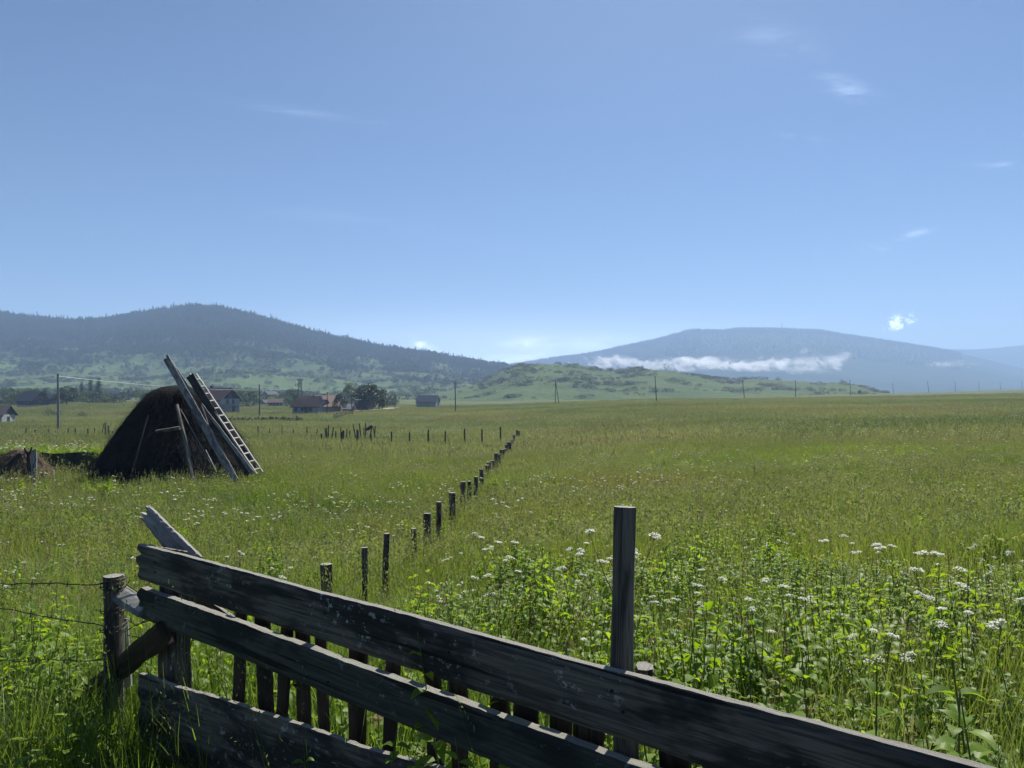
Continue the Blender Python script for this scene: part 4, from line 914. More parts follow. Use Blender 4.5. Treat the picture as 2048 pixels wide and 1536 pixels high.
# ------------------------------------------------------------------ houses
C_ = {'white': (.30, .31, .32), 'grey': (.30, .31, .32), 'brown': (.10, .07, .05), 'dark': (.05, .05, .055), 'slate': (.035, .045, .06), 'red': (.05, .024, .023), 'rust': (.032, .021, .023), 'orange': (.11, .055, .042), 'blue': (.04, .06, .09), 'cream': (.15, .14, .12), 'pale': (.19, .20, .22), 'glass': (.03, .035, .045), 'tin': (.25, .26, .28)}
CM = {}
def cm(k, tile=False):
    key = k + str(tile)
    if key not in CM:
        m, n = newmat('house ' + k + (' roof' if tile else '')); tc = n.n('ShaderNodeTexCoord'); v = tc.outputs['Object']; c = C_[k]
        f = n.noise(v, 1.2, 5)
        if tile:
            wv = n.n('ShaderNodeTexWave'); wv.inputs['Scale'].default_value = 3; wv.bands_direction = 'Z'; n.l(v, wv.inputs['Vector']); f = n.m('ADD', n.m('MULTIPLY', f, .6), n.m('MULTIPLY', wv.outputs['Fac'], .4))
        col = n.mix(n.ramp(f, .3, .7), c, tuple(x * .7 for x in c)); b = n.n('ShaderNodeBsdfPrincipled'); n.l(col, b.inputs['Base Color']); b.inputs['Roughness'].default_value = .2 if k == 'glass' else .8
        b.inputs['Specular IOR Level'].default_value = .25
        o = n.n('ShaderNodeOutputMaterial'); n.l(b.outputs[0], o.inputs[0]); CM[key] = m
    return CM[key]
def house(px, d, rot, L, W, hw, hr, wallc, roofc, label, gablec=None, windows=(), basec=None, hb=0, hip=0.0, over=.45, chimney=None, name='house', doors=(), cat='house', sink=.6, zoff=0, trim=None):
    """gabled house: ridge along local x, turned by rot degrees; windows = (face, along, z, w, h): face f/b long sides, l/r gables"""
    c = G(px, d, zoff); root = empty(name, tuple(c), label, cat, 'houses of the village' if cat == 'house' else None); ROOTLOC[root.name] = Vector(c); a = R(rot); cs, sn = math.cos(a), math.sin(a)
    def T(x, y, z): return Vector((c.x + x * cs - y * sn, c.y + x * sn + y * cs, c.z + z))
    z1 = hb + hw
    mb = MB(); zb = hb if basec else -sink
    mb.add([T(x, y, z) for z in (zb, z1) for x, y in ((-L / 2, -W / 2), (L / 2, -W / 2), (L / 2, W / 2), (-L / 2, W / 2))], [(0, 1, 5, 4), (1, 2, 6, 5), (2, 3, 7, 6), (3, 0, 4, 7)]); B(mb, 'wall', cm(wallc), root)
    if basec:
        mb = MB(); e = .03
        mb.add([T(x, y, z) for z in (-sink, hb) for x, y in ((-L / 2 + e, -W / 2 + e), (L / 2 - e, -W / 2 + e), (L / 2 - e, W / 2 - e), (-L / 2 + e, W / 2 - e))], [(0, 1, 5, 4), (1, 2, 6, 5), (2, 3, 7, 6), (3, 0, 4, 7)]); B(mb, 'ground_floor', cm(basec), root)
    for s_ in (-1, 1):
        mb = MB(); x = s_ * (L / 2 - .02)
        top = hr * .97
        if hip: mb.add([T(x, -W / 2, z1), T(x, W / 2, z1), T(x, W / 2 * hip, z1 + top * (1 - hip)), T(x, -W / 2 * hip, z1 + top * (1 - hip))], [(0, 1, 2, 3)])
        else: mb.add([T(x, -W / 2, z1), T(x, W / 2, z1), T(x, 0, z1 + top)], [(0, 1, 2)])
        B(mb, 'gable', cm(gablec or wallc), root)
    mb = MB(); th = .14; k_ = hr / (W / 2); ze = z1 - over * k_; X_ = L / 2 + over; Yh = W / 2 + over; xr = X_ - (hip * W * .45 if hip else 0)
    for s_ in (-1, 1):
        p = [T(-X_, s_ * Yh, ze), T(X_, s_ * Yh, ze), T(xr, 0, z1 + hr), T(-xr, 0, z1 + hr)]
        if hip:
            yk = Yh * hip; zk = z1 + hr * (1 - hip); p = [T(-X_, s_ * Yh, ze), T(X_, s_ * Yh, ze), T(X_, s_ * yk, zk), T(xr, 0, z1 + hr), T(-xr, 0, z1 + hr), T(-X_, s_ * yk, zk)]
        q = [v_ + Vector((0, 0, th)) for v_ in p]; m_ = len(p)
        mb.add(p + q, [tuple(range(m_))[::-1], tuple(range(m_, 2 * m_))] + [(i, (i + 1) % m_, m_ + (i + 1) % m_, m_ + i) for i in range(m_)])
    if hip:
        for s_ in (-1, 1): mb.add([T(s_ * X_, -Yh * hip, z1 + hr * (1 - hip) + th), T(s_ * X_, Yh * hip, z1 + hr * (1 - hip) + th), T(s_ * xr, 0, z1 + hr + th)], [(0, 1, 2)])
    rf = B(mb, 'roof', cm(roofc, True), root)
    if chimney is not None:
        mb = MB(); cc = T(chimney, -.4, z1 + hr - .6); box(mb, cc, .6, .6, 1.3, a); B(mb, 'chimney', cm('brown'), rf)
    if trim:
        for s_ in (-1, 1):
            mb = MB(); e = T(s_ * (X_ + .03), -Yh, ze - .05); e2 = T(s_ * (X_ + .03), 0, z1 + hr - .05); e3 = T(s_ * (X_ + .03), Yh, ze - .05)
            tube(mb, [e, e2, e3], .1, 4); B(mb, 'bargeboard', cm(trim), rf)
    for kind, lst in (('window', windows), ('door', doors)):
        for (fc, al, z, ww, hh) in lst:
            if fc in 'fb': s_ = -1 if fc == 'f' else 1; o0 = (al, s_ * (W / 2 + .04)); ax = (1, 0); nx_ = (0, s_)
            else: s_ = -1 if fc == 'l' else 1; o0 = (s_ * (L / 2 + .04), al); ax = (0, 1); nx_ = (s_, 0)
            def rect(mb, w2, h2, zz, e):
                mb.add([T(o0[0] + ax[0] * q * w2 / 2 + nx_[0] * (e + f_), o0[1] + ax[1] * q * w2 / 2 + nx_[1] * (e + f_), zz + r_) for f_ in (-.06, 0) for (q, r_) in ((-1, 0), (1, 0), (1, h2), (-1, h2))],
                       [(0, 1, 2, 3), (7, 6, 5, 4), (0, 4, 5, 1), (1, 5, 6, 2), (2, 6, 7, 3), (3, 7, 4, 0)])
            mb = MB(); rect(mb, ww + .2, hh + .2, z - .1, .0); wo_ = B(mb, kind, cm('white' if kind == 'window' else 'brown'), root)
            if kind == 'window': mb = MB(); rect(mb, ww, hh, z, .05); B(mb, 'pane', cm('glass'), wo_)
    return root, T
house(-12, 150, 8, 5.4, 5, 1.7, 1.7, 'white', 'dark', 'small white-walled house with dark roof cut by the left edge', windows=(('f', .5, .5, .7, .8), ('r', 0, .4, .8, .9)), gablec='dark')
house(66, 262, -22, 8.0, 6, 1.6, 2.9, 'dark', 'slate', 'dark-roofed house with white attic window, left of the tall pale pole', gablec='brown', windows=(('r', -.3, 1.9, .9, 1.3), ('f', 1.5, .5, .8, .8)), basec='grey', hb=.7)
house(106, 275, -40, 5, 5, 1.5, 2.4, 'brown', 'slate', 'small dark gabled house half hidden behind the tall pale pole', windows=(('f', 0, .5, .7, .8),))
house(230, 400, -6, 7.4, 6, 1.2, 2.0, 'brown', 'slate', 'far brown house with clipped roof ends on the slope above the mound', basec='pale', hb=1.2, hip=.45, windows=(('f', 1.0, 1.4, .6, .7), ('f', -1.2, 1.4, .6, .7), ('f', 2.2, 1.4, .6, .7)))
r_, T = house(437, 222, -26, 9.5, 7.2, 2.0, 3.1, 'grey', 'red', 'chalet with long red-brown roof beside the ladder', gablec='rust', basec='grey', hb=2.1, windows=(('r', -1.1, 2.5, .8, 1.4), ('r', 1.1, 2.5, .8, 1.4), ('f', 2.5, .7, 1.0, 1.1), ('f', -1.5, .7, 1.0, 1.1), ('r', 0, 4.5, .6, .7)), chimney=-2.5, over=.7, trim='pale', doors=(('r', 1.3, .05, .9, 1.9),))
mb = MB(); mb.add([T(x, y, z) for z in (2.0, 2.15) for x, y in ((4.75, -3.6), (6.0, -3.6), (6.0, 3.6), (4.75, 3.6))], [(0, 1, 2, 3), (4, 5, 6, 7), (0, 1, 5, 4), (1, 2, 6, 5), (2, 3, 7, 6)]); B(mb, 'balcony', cm('pale'), r_)
mb = MB(); c0 = T(6.1, -3.0, 3.0); cv_ = [c0 + Vector((0, 0, 0))] + [c0 + Vector((.45 * math.cos(q * .628), -.12, .45 * math.sin(q * .628))) for q in range(10)]; mb.add(cv_, [(0, q + 1, (q + 1) % 10 + 1) for q in range(10)])
tube(mb, [c0, c0 + Vector((-.3, .2, -.4))], .04, 4); tag(mb.build('satellite_dish', cm('white'), origin=c0), 'white satellite dish on the balcony corner of the red-roofed chalet', 'dish')
house(541, 420, 70, 9, 7.5, 2.2, 2.8, 'pale', 'slate', 'far pale gabled house behind the dark pole', windows=(('l', 1.2, .6, .9, 1.0), ('l', -1.2, .6, .9, 1.0)))
house(552, 300, 14, 5.4, 4.2, 1.6, 1.3, 'cream', 'brown', 'little cream cottage with brown roof between pole and lattice tower', windows=(('f', -1.8, .5, .6, .8), ('f', -.6, .5, .6, .8), ('f', .9, .5, .6, .8), ('f', 2.0, .5, .6, .8)))
house(532, 330, 60, 4, 3.6, .9, 1.2, 'grey', 'slate', 'tiny dark shed left of the cream cottage', name='shed', cat='shed', windows=(('l', 0, .2, .5, .6),))
house(622, 196, -12, 7.2, 6.2, 2.0, 2.5, 'white', 'rust', 'long house with dark red roof and white wall right of the lattice tower', hip=.4, windows=(('f', -2.6, .6, .8, 1.0), ('f', 1.4, .6, .8, 1.0), ('f', -.9, .6, .8, 1.0)), doors=(('f', .2, .05, .9, 1.8),))
house(649, 199, 64, 7, 5.0, 2.0, 2.5, 'grey', 'orange', 'grey gabled house with orange roof flank, behind the pole', windows=(('l', 0, 2.1, .6, .7),))
house(697, 200, -10, 2.2, 2.6, 1.0, 1.0, 'brown', 'tin', 'little lean-to shed with a bright tin roof edge beside the leaning pole', name='shed', cat='shed', sink=.4, doors=(('f', 0, .05, .7, 1.0),))
house(722, 216, -6, 6.0, 6, 1.3, 2.4, 'brown', 'dark', 'large dark-roofed barn in front of the broad dark tree', name='barn', cat='barn', windows=(('f', -1.4, .3, .7, .7), ('f', 1.4, .3, .7, .7)))
house(856, 280, -9, 7.4, 5.4, 2.1, 2.4, 'grey', 'blue', 'small windowless hut with blue-black roof alone in the meadow', name='hut', cat='hut', over=.25, trim='pale')
house(612, 300, 5, 7, 5, 2, 2.0, 'grey', 'blue', 'far blue-roofed house showing above the dark red roof', windows=(('f', 0, .6, .8, .9),))
mb = MB(); c0 = G(27.5, 190, .2); tube(mb, [c0, c0 + Vector((0, 0, .9))], .05, 5); plank(mb, c0 + Vector((-.3, 0, 1.4)), c0 + Vector((.25, 0, .8)), .5, .04, wdir=Vector((.2, .6, .7)), nseg=4, nw=2, rough=0)
tag(mb.build('solar_panel', cm('white'), origin=c0), 'bright tilted panel on a short leg right of the white-walled house', 'panel')

# ------------------------------------------------------------------ trees
def crown_mesh(rd, w_, h_, kind, leaf_=.16, n_=1500):
    """leaf faces spread over lumpy clumps; foot of the tree at the origin"""
    rg = np.random.default_rng(rd.randint(0, 9999)); cs = []
    if kind == 'conifer':
        lv = 15
        for k in range(lv):
            t = k / (lv - 1); z = h_ * (.10 + .88 * t); rr = w_ / 2 * (1 - t) ** .85 * rg.uniform(.75, 1.1) + .05; nb = int(5 + 9 * (1 - t))
            for b in range(nb):
                a = rg.uniform(0, 6.28); L = rr * rg.uniform(.7, 1.1); s_ = rg.uniform(.0, 1, 9); cs.append(np.stack([np.cos(a) * L * s_ + rg.normal(0, .06 * w_, 9), np.sin(a) * L * s_ + rg.normal(0, .06 * w_, 9), z - .35 * L * s_ + rg.normal(0, .05, 9)], 1))
    else:
        nc = 26 if kind != 'poplar' else 18
        for k in range(nc):
            a = rg.uniform(0, 6.28); e = rg.uniform(-.55, 1) ; r_ = rg.uniform(.45, 1) ** .5
            c0 = np.array([math.cos(a) * math.cos(e * 1.4) * r_ * w_ * .40, math.sin(a) * math.cos(e * 1.4) * r_ * w_ * .40, h_ * .58 + math.sin(e * 1.4) * r_ * h_ * .38])
            m_ = n_ // nc; q = rg.normal(size=(m_, 3)); q /= np.linalg.norm(q, axis=1)[:, None]; q *= (rg.uniform(.3, 1, m_) ** .4)[:, None] * w_ * rg.uniform(.10, .19); cs.append(c0 + q)
    c = np.concatenate(cs); return quads_at(c, leaf_ * max(w_, h_) / 5, rg, .8, 1.0)
def tree(px, d, w_, h_, kind, mat, label, group=None, name=None, n_=1300, lf=.16):
    c = G(px, d, -.1); rd = random.Random(int(px * 13 + d)); root = empty(name or ('conifer' if kind == 'conifer' else 'tree'), tuple(c), label, 'tree' if kind != 'bush' else 'bush', group); ROOTLOC[root.name] = Vector(c)
    V, Fq = crown_mesh(rd, w_, h_, kind, lf, n_)
    if kind == 'bush': V[:, 2] = (V[:, 2] - h_ * .12) * 1.1
    o = npmesh('crown', V, Fq, [M[mat]], link=True); o.parent = root
    mb = MB(); top = c + Vector((rd.uniform(-.2, .2), 0, h_ * (.9 if kind == 'conifer' else .6))); tr_ = .03 * h_ + .04
    tube(mb, [c - Vector((0, 0, .3)), c.lerp(top, .5) + Vector((rd.uniform(-.1, .1), 0, 0)), top], [tr_, tr_ * .7, tr_ * .2], 7, rough=tr_ * .1, sub=2)
    if kind not in ('conifer',):
        for q in range(5):
            a = q * 1.3 + rd.random(); p_ = c.lerp(top, .35 + .1 * q); tube(mb, [p_, p_ + Vector((math.cos(a) * w_ * .3, math.sin(a) * w_ * .3, h_ * .22))], [tr_ * .4, tr_ * .1], 5)
    B(mb, 'trunk' if kind != 'bush' else 'stem', M['bark'], root)
for a in [(735, 214, 7.6, 5.4, 'round', 'crown_dark', 'largest dark round tree, above and right of the barn roof'), (62, 300, 7.2, 4.6, 'round', 'crown', 'wide round tree behind the dark-roofed house'), (90, 292, 3.4, 5.0, 'conifer', 'crown_dark', 'dark tree between the dark-roofed houses'), (133, 252, 6, 5.2, 'round', 'crown_dark', 'dark bushy tree just right of the tall pale pole'),
          (151, 330, 3, 5, 'conifer', 'conifer', 'small conifer, first of the conifer group'), (164, 332, 3.4, 7.2, 'conifer', 'conifer', 'conifer second from the left in the conifer group'), (181, 330, 4.4, 8.2, 'conifer', 'conifer', 'broad tall conifer in the conifer group'), (197, 328, 4.0, 8.4, 'conifer', 'conifer', 'tallest conifer at the right end of the group'),
          (172, 300, 6, 3.4, 'round', 'crown', 'low bushy tree in front of the conifer group'), (190, 296, 5, 3.2, 'round', 'crown_dark', 'low dark tree at the foot of the tallest conifer'), (207, 310, 4, 3, 'round', 'crown', 'low round tree right of the conifer group'),
          (258, 372, 4, 4.6, 'conifer', 'crown_dark', 'small dark tree right of the far brown house'), (272, 378, 5, 4.2, 'round', 'crown', 'green tree between the far brown house and the haystack'), (290, 385, 6, 3.6, 'round', 'crown', 'low tree close to the haystack shoulder'),
          (10, 330, 5, 5.2, 'round', 'crown', 'tree on the slope at the far left edge'), (24, 335, 4, 5, 'round', 'crown_dark', 'small dark tree second from the left edge'), (40, 300, 7, 4, 'round', 'crown', 'bushy tree left of the dark-roofed house'),
          (493, 310, 9, 5.2, 'round', 'crown', 'broad tree behind the chalet gable'), (474, 330, 7, 6, 'round', 'crown', 'tree rising behind the chalet roof'), (512, 340, 6, 3.6, 'round', 'crown', 'low tree left of the dark pole'), (585, 330, 6, 6, 'round', 'crown', 'tree left of the lattice tower'),
          (576, 370, 5, 5, 'round', 'crown_dark', 'dark small tree behind the cream cottage'), (543, 335, 4, 2.6, 'round', 'crown_pale', 'pale bush above the cream cottage'), (680, 197, 3.6, 4.0, 'round', 'crown_dark', 'dark rounded tree right of the orange roof'), (697, 330, 5.6, 7.8, 'round', 'crown_pale', 'tall pale green tree behind the lean-to shed'),
          (690, 250, 3, 2.4, 'round', 'crown', 'small bushy tree behind the lean-to shed'), (726, 236, 5, 5.6, 'round', 'crown_dark', 'dark tree left half behind the barn'), (744, 222, 6.2, 6.4, 'round', 'crown_dark', 'broad dark tree beside the barn'), (758, 226, 4.6, 5.6, 'round', 'crown_dark', 'dark tree at the right of the barn'),
          (765, 214, 2.2, 3.4, 'round', 'crown', 'pale-leaved small tree at the right foot of the dark trees')]:
    tree(a[0], a[1], a[2] * 1.25, a[3] * 1.2, *a[4:], group='trees around the village', n_=1900, lf=.17)
tree(1720, 430, 3.4, 2.6, 'bush', 'crown_dark', 'lone round bush at the field edge before the knoll tip', name='bush')
tree(1100, 690, .1 + 3, 3.0, 'bush', 'crown_dark', 'tiny bush on the crest of the knoll', name='bush') if False else None
for (px, d, w_, h_, lb) in ((1331, 697, 7, 7, 'lone tree on the second crest of the knoll'), (1285, 697, 3.5, 4, 'small tree on the knoll left of the lone crest tree'), (1557, 697, 5, 3.6, 'small tree on the low knoll ridge'), (1683, 690, 4, 3, 'small tree near the right tip of the knoll')):
    u = (px - 1024) / F; z0 = float(KNOLL(np.array([u]), np.array([float(d)]))[0]); c = Vector((u * d, d, z0 - .5)); root = empty('tree', tuple(c), lb, 'tree', 'trees on the knoll'); ROOTLOC[root.name] = c
    V, Fq = crown_mesh(random.Random(px), w_, h_, 'round', .14, 500); o = npmesh('crown', V, Fq, [M['crown_dark']], link=True); o.parent = root
    mb = MB(); tube(mb, [c, c + Vector((0, 0, h_ * .6))], [.3, .1], 6); B(mb, 'trunk', M['bark'], root)
for (px, d, w_, h_, lb) in ((108, 185, 5, 1.5, 'low bush below the tall pale pole houses'), (96, 190, 3, 2, 'small bush on the mound edge left of the pole'), (165, 178, 3.4, 1.2, 'low bush on the front of the green mound'), (1470, 262, 2.6, .6, 'dark low shrub in the field before the knoll')):
    tree(px, d, w_, h_, 'bush', 'crown_dark', lb, name='bush', n_=700, lf=.1)

# woods and scrub on the hills (masses)
def addtree(coll, name, kind, w_, h_, mat, seed, n_, lf):
    V, Fq = crown_mesh(random.Random(seed), w_, h_, kind, lf, n_); addlib(coll, name, V, Fq, [M[mat]])
c_ = lib('wood'); 
for k in range(3): addtree(c_, 'wood_a%d' % k, 'conifer', 4.2, 10, 'conifer', 300 + k, 0, .16)
for k in range(3): addtree(c_, 'wood_b%d' % k, 'round', 6.5, 7.5, 'crown_dark', 330 + k, 260, .30)
c_ = lib('scrub')
for k in range(4): addtree(c_, 'scrub_%d' % k, 'round', 4, 2.6, ('crown_dark', 'crown', 'crown_dark', 'crown_dark')[k], 350 + k, 200, .30)
def hillpts(fn, n_, u0, u1, d0, d1, dens_, seed):
    rg = np.random.default_rng(seed); u = rg.uniform(u0, u1, n_); d = np.sqrt(rg.uniform(d0 * d0, d1 * d1, n_)); keep = rg.uniform(0, 1, n_) < dens_(u, d); u, d = u[keep], d[keep]
    z = fn(u, d); return np.stack([u * d, d, z], 1), u, d
pts, u, d = hillpts(LEFT, 60000, -.98, .16, 800, 1560, lambda u, d: forest_left(u, d) * np.where(d > 1400, 1, .8), 71)
rg = np.random.default_rng(72); n_ = len(pts); s_ = rg.uniform(.45, .95, n_) + (rg.uniform(0, 1, n_) < .12) * rg.uniform(.2, .6, n_); pts[:, 2] -= .5
con = rg.uniform(0, 1, n_) < np.clip(.75 - (1024 + F * u - 600) / 700, .25, .9) * np.clip((d - 1050) / 300, .08, 1)
print('forest', n_)
scatter('forest', pts, srot(n_, .04), np.stack([s_, s_, s_ * rg.uniform(.8, 1.1, n_)], 1), np.where(con, rg.integers(0, 3, n_), rg.integers(3, 6, n_)), LIB['wood'], 'dense dark forest covering the upper part of the left hill', 'forest')
def sd_left(u, d):
    f = forest_left(u, d); c1 = np.clip(fbm(u * d / 45, d / 30, 4, 8) * 5 + .15, 0, 1); return c1 * (1 - f) * .9 + f * .25
pts, u, d = hillpts(LEFT, 26000, -.98, .2, 640, 1480, sd_left, 81); n_ = len(pts); s_ = rg.uniform(.5, 1.9, n_) ; pts[:, 2] -= .3
print('scrub', n_)
scatter('hillside_scrub', pts, srot(n_, .05), np.stack([s_ * 1.3, s_ * 1.3, s_], 1), rg.integers(0, 4, n_), LIB['scrub'], 'scattered scrub on the pasture of the left hill', 'scrub')
def sd_kn(u, d):
    px = 1024 + F * u; z = KNOLL(u, d); sy = HY - (z - EYE) / d * F; t = np.clip((786 - sy) / 50, 0, 1)
    c1 = np.clip(fbm(u * d / 26, d / 16, 4, 18) * 7 - .75 + t * 1.1, 0, 1); return np.where(d > 705, 0, c1 * np.where(px < 960, .7, 1))
pts, u, d = hillpts(KNOLL, 9000, -.17, .5, 470, 705, sd_kn, 91); n_ = len(pts); s_ = .25 + 1.1 * rg.uniform(0, 1, n_) ** 2; pts[:, 2] -= .15
print('knoll scrub', n_)
scatter('knoll_scrub', pts, srot(n_, .05), np.stack([s_ * 1.5, s_ * 1.5, s_ * .8], 1), rg.integers(0, 4, n_), LIB['scrub'], 'dark scrub between the rocks of the green knoll', 'scrub')
# scrub between village and hill
rg = np.random.default_rng(5); n_ = 4200; px = rg.uniform(-120, 860, n_); d = rg.uniform(270, 640, n_); keep = (fbm(px / 60, d / 60, 3, 4) > .02) & ((px < 330) | (px > 455)) & ((px < 790) | (d > 520)); px, d = px[keep], d[keep]
x = (px - 1024) / F * d; pts = np.stack([x, d, gz(x, d) - .2], 1); n_ = len(pts); s_ = rg.uniform(.35, 1.5, n_)
scatter('village_scrub', pts, srot(n_, .05), np.stack([s_, s_, s_], 1), rg.integers(0, 4, n_), LIB['scrub'], 'hedges and scrub between the village houses and the hill', 'scrub')
pts, u, d = hillpts(RIGHT, 26000, -.06, .60, 2700, 3520, lambda u, d: np.where(d > 3300, 1.0, .25), 95); n_ = len(pts); s_ = rg.uniform(.9, 1.6, n_) * np.where(1024 + F * u < 1400, 1.25, .7)
scatter('mountain_forest', pts, srot(n_, .03), np.stack([s_ * 1.3, s_ * 1.3, s_], 1), rg.integers(0, 6, n_), LIB['wood'], 'forest on the crest of the blue mountain', 'forest')

# ------------------------------------------------------------------ meadow
def infront(x, y, m_=0.0): return y < 1.93 - .785 * x + m_
def clear(x, y):
    k = np.hypot(x - HC.x, y - HC.y) > 2.9; k &= np.hypot(x - sc_c.x, y - sc_c.y) > 1.0; px_ = 1024 + F * x / np.maximum(y, .1); k &= ~((px_ > 70) & (px_ < 215) & (y > 26.5) & (y < 30.6))
    dl = np.abs((x - FA.x) * FN.x + (y - FA.y) * FN.y); k &= ~((dl < .10) & (x > FA.x - .05)); k &= np.hypot(x, y) > .9
    return k
def layer(name, n_, d0, d1, pw, coll, nvar, smin, smax, label, dens_=None, seed=1, zs=(.85, 1.2), tall=None, u=(-.86, .86), dmin=None):
    rg = np.random.default_rng(seed); x, y = wedge(n_, d0, d1, u[0], u[1], pw, rg); k = clear(x, y)
    if dens_ is not None: k &= rg.uniform(0, 1, len(x)) < dens_(x, y)
    x, y = x[k], y[k]; n_ = len(x); s_ = rg.uniform(smin, smax, n_); hz = rg.uniform(*zs, n_)
    if tall is not None: hz = hz * tall(x, y)
    print(name, n_)
    return scatter(name, np.stack([x, y, gz(x, y) - .01], 1), srot(n_, .22 if 'grass' not in name else .10, rg), np.stack([s_, s_, s_ * hz], 1), rg.integers(0, nvar, n_), LIB[coll], label, 'grass' if 'grass' in name else 'weeds')
def rightness(x, y): return 1 / (1 + np.exp(-((1024 + F * x / np.maximum(y, .1)) - np.interp(y, [3, 8, 15, 40], [800, 930, 1010, 1120])) / 60))
def tallg(x, y): return .5 + .75 * np.clip(.5 + fbm(x * .16, y * .3, 4, 31) * 2.6, 0, 1)
def shortfront(x, y): return np.where(infront(x, y, .15), np.clip((-x - .0) * .35 + .35, .3, .9), 1)
layer('meadow_grass_near', 6500, 1.0, 11, .8, 'grass near', 6, .8, 1.25, 'tall seeding meadow grass close behind the fence', lambda x, y: np.where(infront(x, y, .2), .8, 1 - .3 * rightness(x, y)) * np.clip(.75 + fbm(x * .9, y * .9, 3, 78) * 2, .25, 1), 1, tall=lambda x, y: tallg(x, y) * shortfront(x, y), u=(-1.1, 1.1))
layer('meadow_grass_middle', 17000, 9, 48, .75, 'grass mid', 6, .8, 1.3, 'meadow grass around the haystack and post row', None, 2, tall=tallg)
layer('meadow_grass_far', 26000, 40, 330, .35, 'grass far', 5, .9, 1.5, 'distant meadow grass out to the village and poles', None, 3, tall=lambda x, y: .7 + .5 * np.clip(.5 + fbm(x * .05, y * .05, 3, 13) * 2, 0, 1))
def wd(x, y):
    r_ = rightness(x, y); c1 = np.clip(.4 + fbm(x * .45, y * .45, 3, 44) * 3.4, 0, 1); near = np.clip((13 - y) / 8, 0, 1)
    w_ = r_ * (c1 * .85 + near * .4) + (1 - r_) * np.where(y < 5, .22, .03)
    return np.where(infront(x, y, .1), np.where(x < -1.5, .3, .10), np.clip(w_, 0, 1))
layer('weeds_near', 16000, 1.3, 14, .7, 'weeds', 8, .5, 1.08, 'leafy nettles and wild chervil filling the meadow behind the fence', wd, 11, tall=lambda x, y: shortfront(x, y) * (.55 + .75 * np.clip(.5 + fbm(x * .8, y * .8, 3, 77) * 2.5, 0, 1)), u=(-1.1, 1.1))
layer('weeds_middle', 11000, 9, 42, .6, 'weeds', 8, .55, 1.15, 'leafy weed patches further out in the meadow', lambda x, y: np.clip(fbm(x * .16, y * .28, 3, 45) * 5 - .35 + 1.1 * rightness(x, y) * np.clip((30 - y) / 12, 0, 1), 0, 1), 12, zs=(.6, 1.2))
layer('docks', 900, 1.5, 14, .8, 'docks', 3, .8, 1.3, 'broad-leaved docks among the grass', lambda x, y: np.where(infront(x, y, .1), .1, .9), 13)
layer('dead_stalks', 750, 1.8, 22, .7, 'stalks', 4, .7, 1.1, 'brown dead stalks and sorrel heads among the weeds', lambda x, y: np.where(infront(x, y, .1), .1, .8), 16)
layer('wildflowers_near', 1100, 4, 20, .8, 'blooms', 4, .8, 1.1, 'small white and yellow flowers dotted in the nearer grass', lambda x, y: np.clip(fbm(x * .7, y * .7, 3, 47) * 4, 0, 1), 14, tall=lambda x, y: 1.15)
layer('wildflowers_far', 11000, 14, 150, .5, 'blooms', 4, .9, 1.4, 'white flower specks over the distant meadow', lambda x, y: np.clip(.35 + fbm(x * .06, y * .06, 3, 46) * 3, .05, 1), 15)
# dark bank added between the haystacks to give the shaded gap
mb = MB(); rd = random.Random(9); npb = 60; rows = []
for k in range(npb + 1):
    px = -70 + 305 * k / npb; d = 30.2 + .2 * math.sin(k * .25); f0 = G(px, d, -.2); hh = (.92 + .04 * math.sin(k * .3)) * min(1, (k + 1) / 6, (npb - k + 1) / 5)
    b1 = G(px, d + .35, hh * .75); t1 = G(px, d + .5, hh); t2 = G(px, d + 2.2, hh * .8); e2 = G(px, d + 4.5, -.1); rows.append([f0, b1, t1, t2, e2])
vs = [p for r_ in rows for p in r_]; mb.add(vs, [(k * 5 + j, (k + 1) * 5 + j, (k + 1) * 5 + j + 1, k * 5 + j + 1) for k in range(npb) for j in range(4)])
M['bank_shade'] = simple('dark soil', (.022, .02, .014), .95, scale=2, c2=(.03, .04, .015), bump=.6)
tag(mb.build('added_dark_bank', M['bank_shade'], origin=G(80, 30)), kind='structure', label='low added bank giving the dark gap between the haystacks, overgrown on top')
# tall weed bank between and behind the two haystacks
rg = np.random.default_rng(50); n_ = 260; px = rg.uniform(-60, 228, n_); d = rg.uniform(30.6, 34.2, n_); x = (px - 1024) / F * d
scatter('weed_bank', np.stack([x, d, gz(x, d) + .62], 1), srot(n_, .25, rg), np.stack([np.full(n_, 1.2)] * 2 + [rg.uniform(.5, 1.2, n_)], 1), rg.integers(0, 8, n_), LIB['weeds'], 'tall dark weed bank between the two haystacks', 'weeds')
n_ = 90; px = rg.uniform(-60, 235, n_); d = rg.uniform(30.6, 36, n_); x = (px - 1024) / F * d
scatter('bank_flowers', np.stack([x, d, gz(x, d) + .75], 1), srot(n_, .25, rg), np.stack([np.full(n_, 1.5)] * 2 + [rg.uniform(.5, 1.3, n_)], 1), rg.integers(0, 4, n_), LIB['blooms'], 'pale flower heads on top of the added dark bank', 'weeds')
n_ = 260; px = np.concatenate([rg.uniform(160, 540, 200), rg.uniform(500, 580, 60)]); d = np.concatenate([rg.uniform(21.5, 23.6, 200), rg.uniform(23, 29, 60)]); x = (px - 1024) / F * d
scatter('haystack_weeds', np.stack([x, d, gz(x, d)], 1), srot(n_, .1, rg), np.stack([np.full(n_, .7)] * 2 + [rg.uniform(.45, 1.0, n_)], 1), rg.integers(0, 8, n_), LIB['weeds'], 'leafy weeds at the foot of the tall haystack', 'weeds')

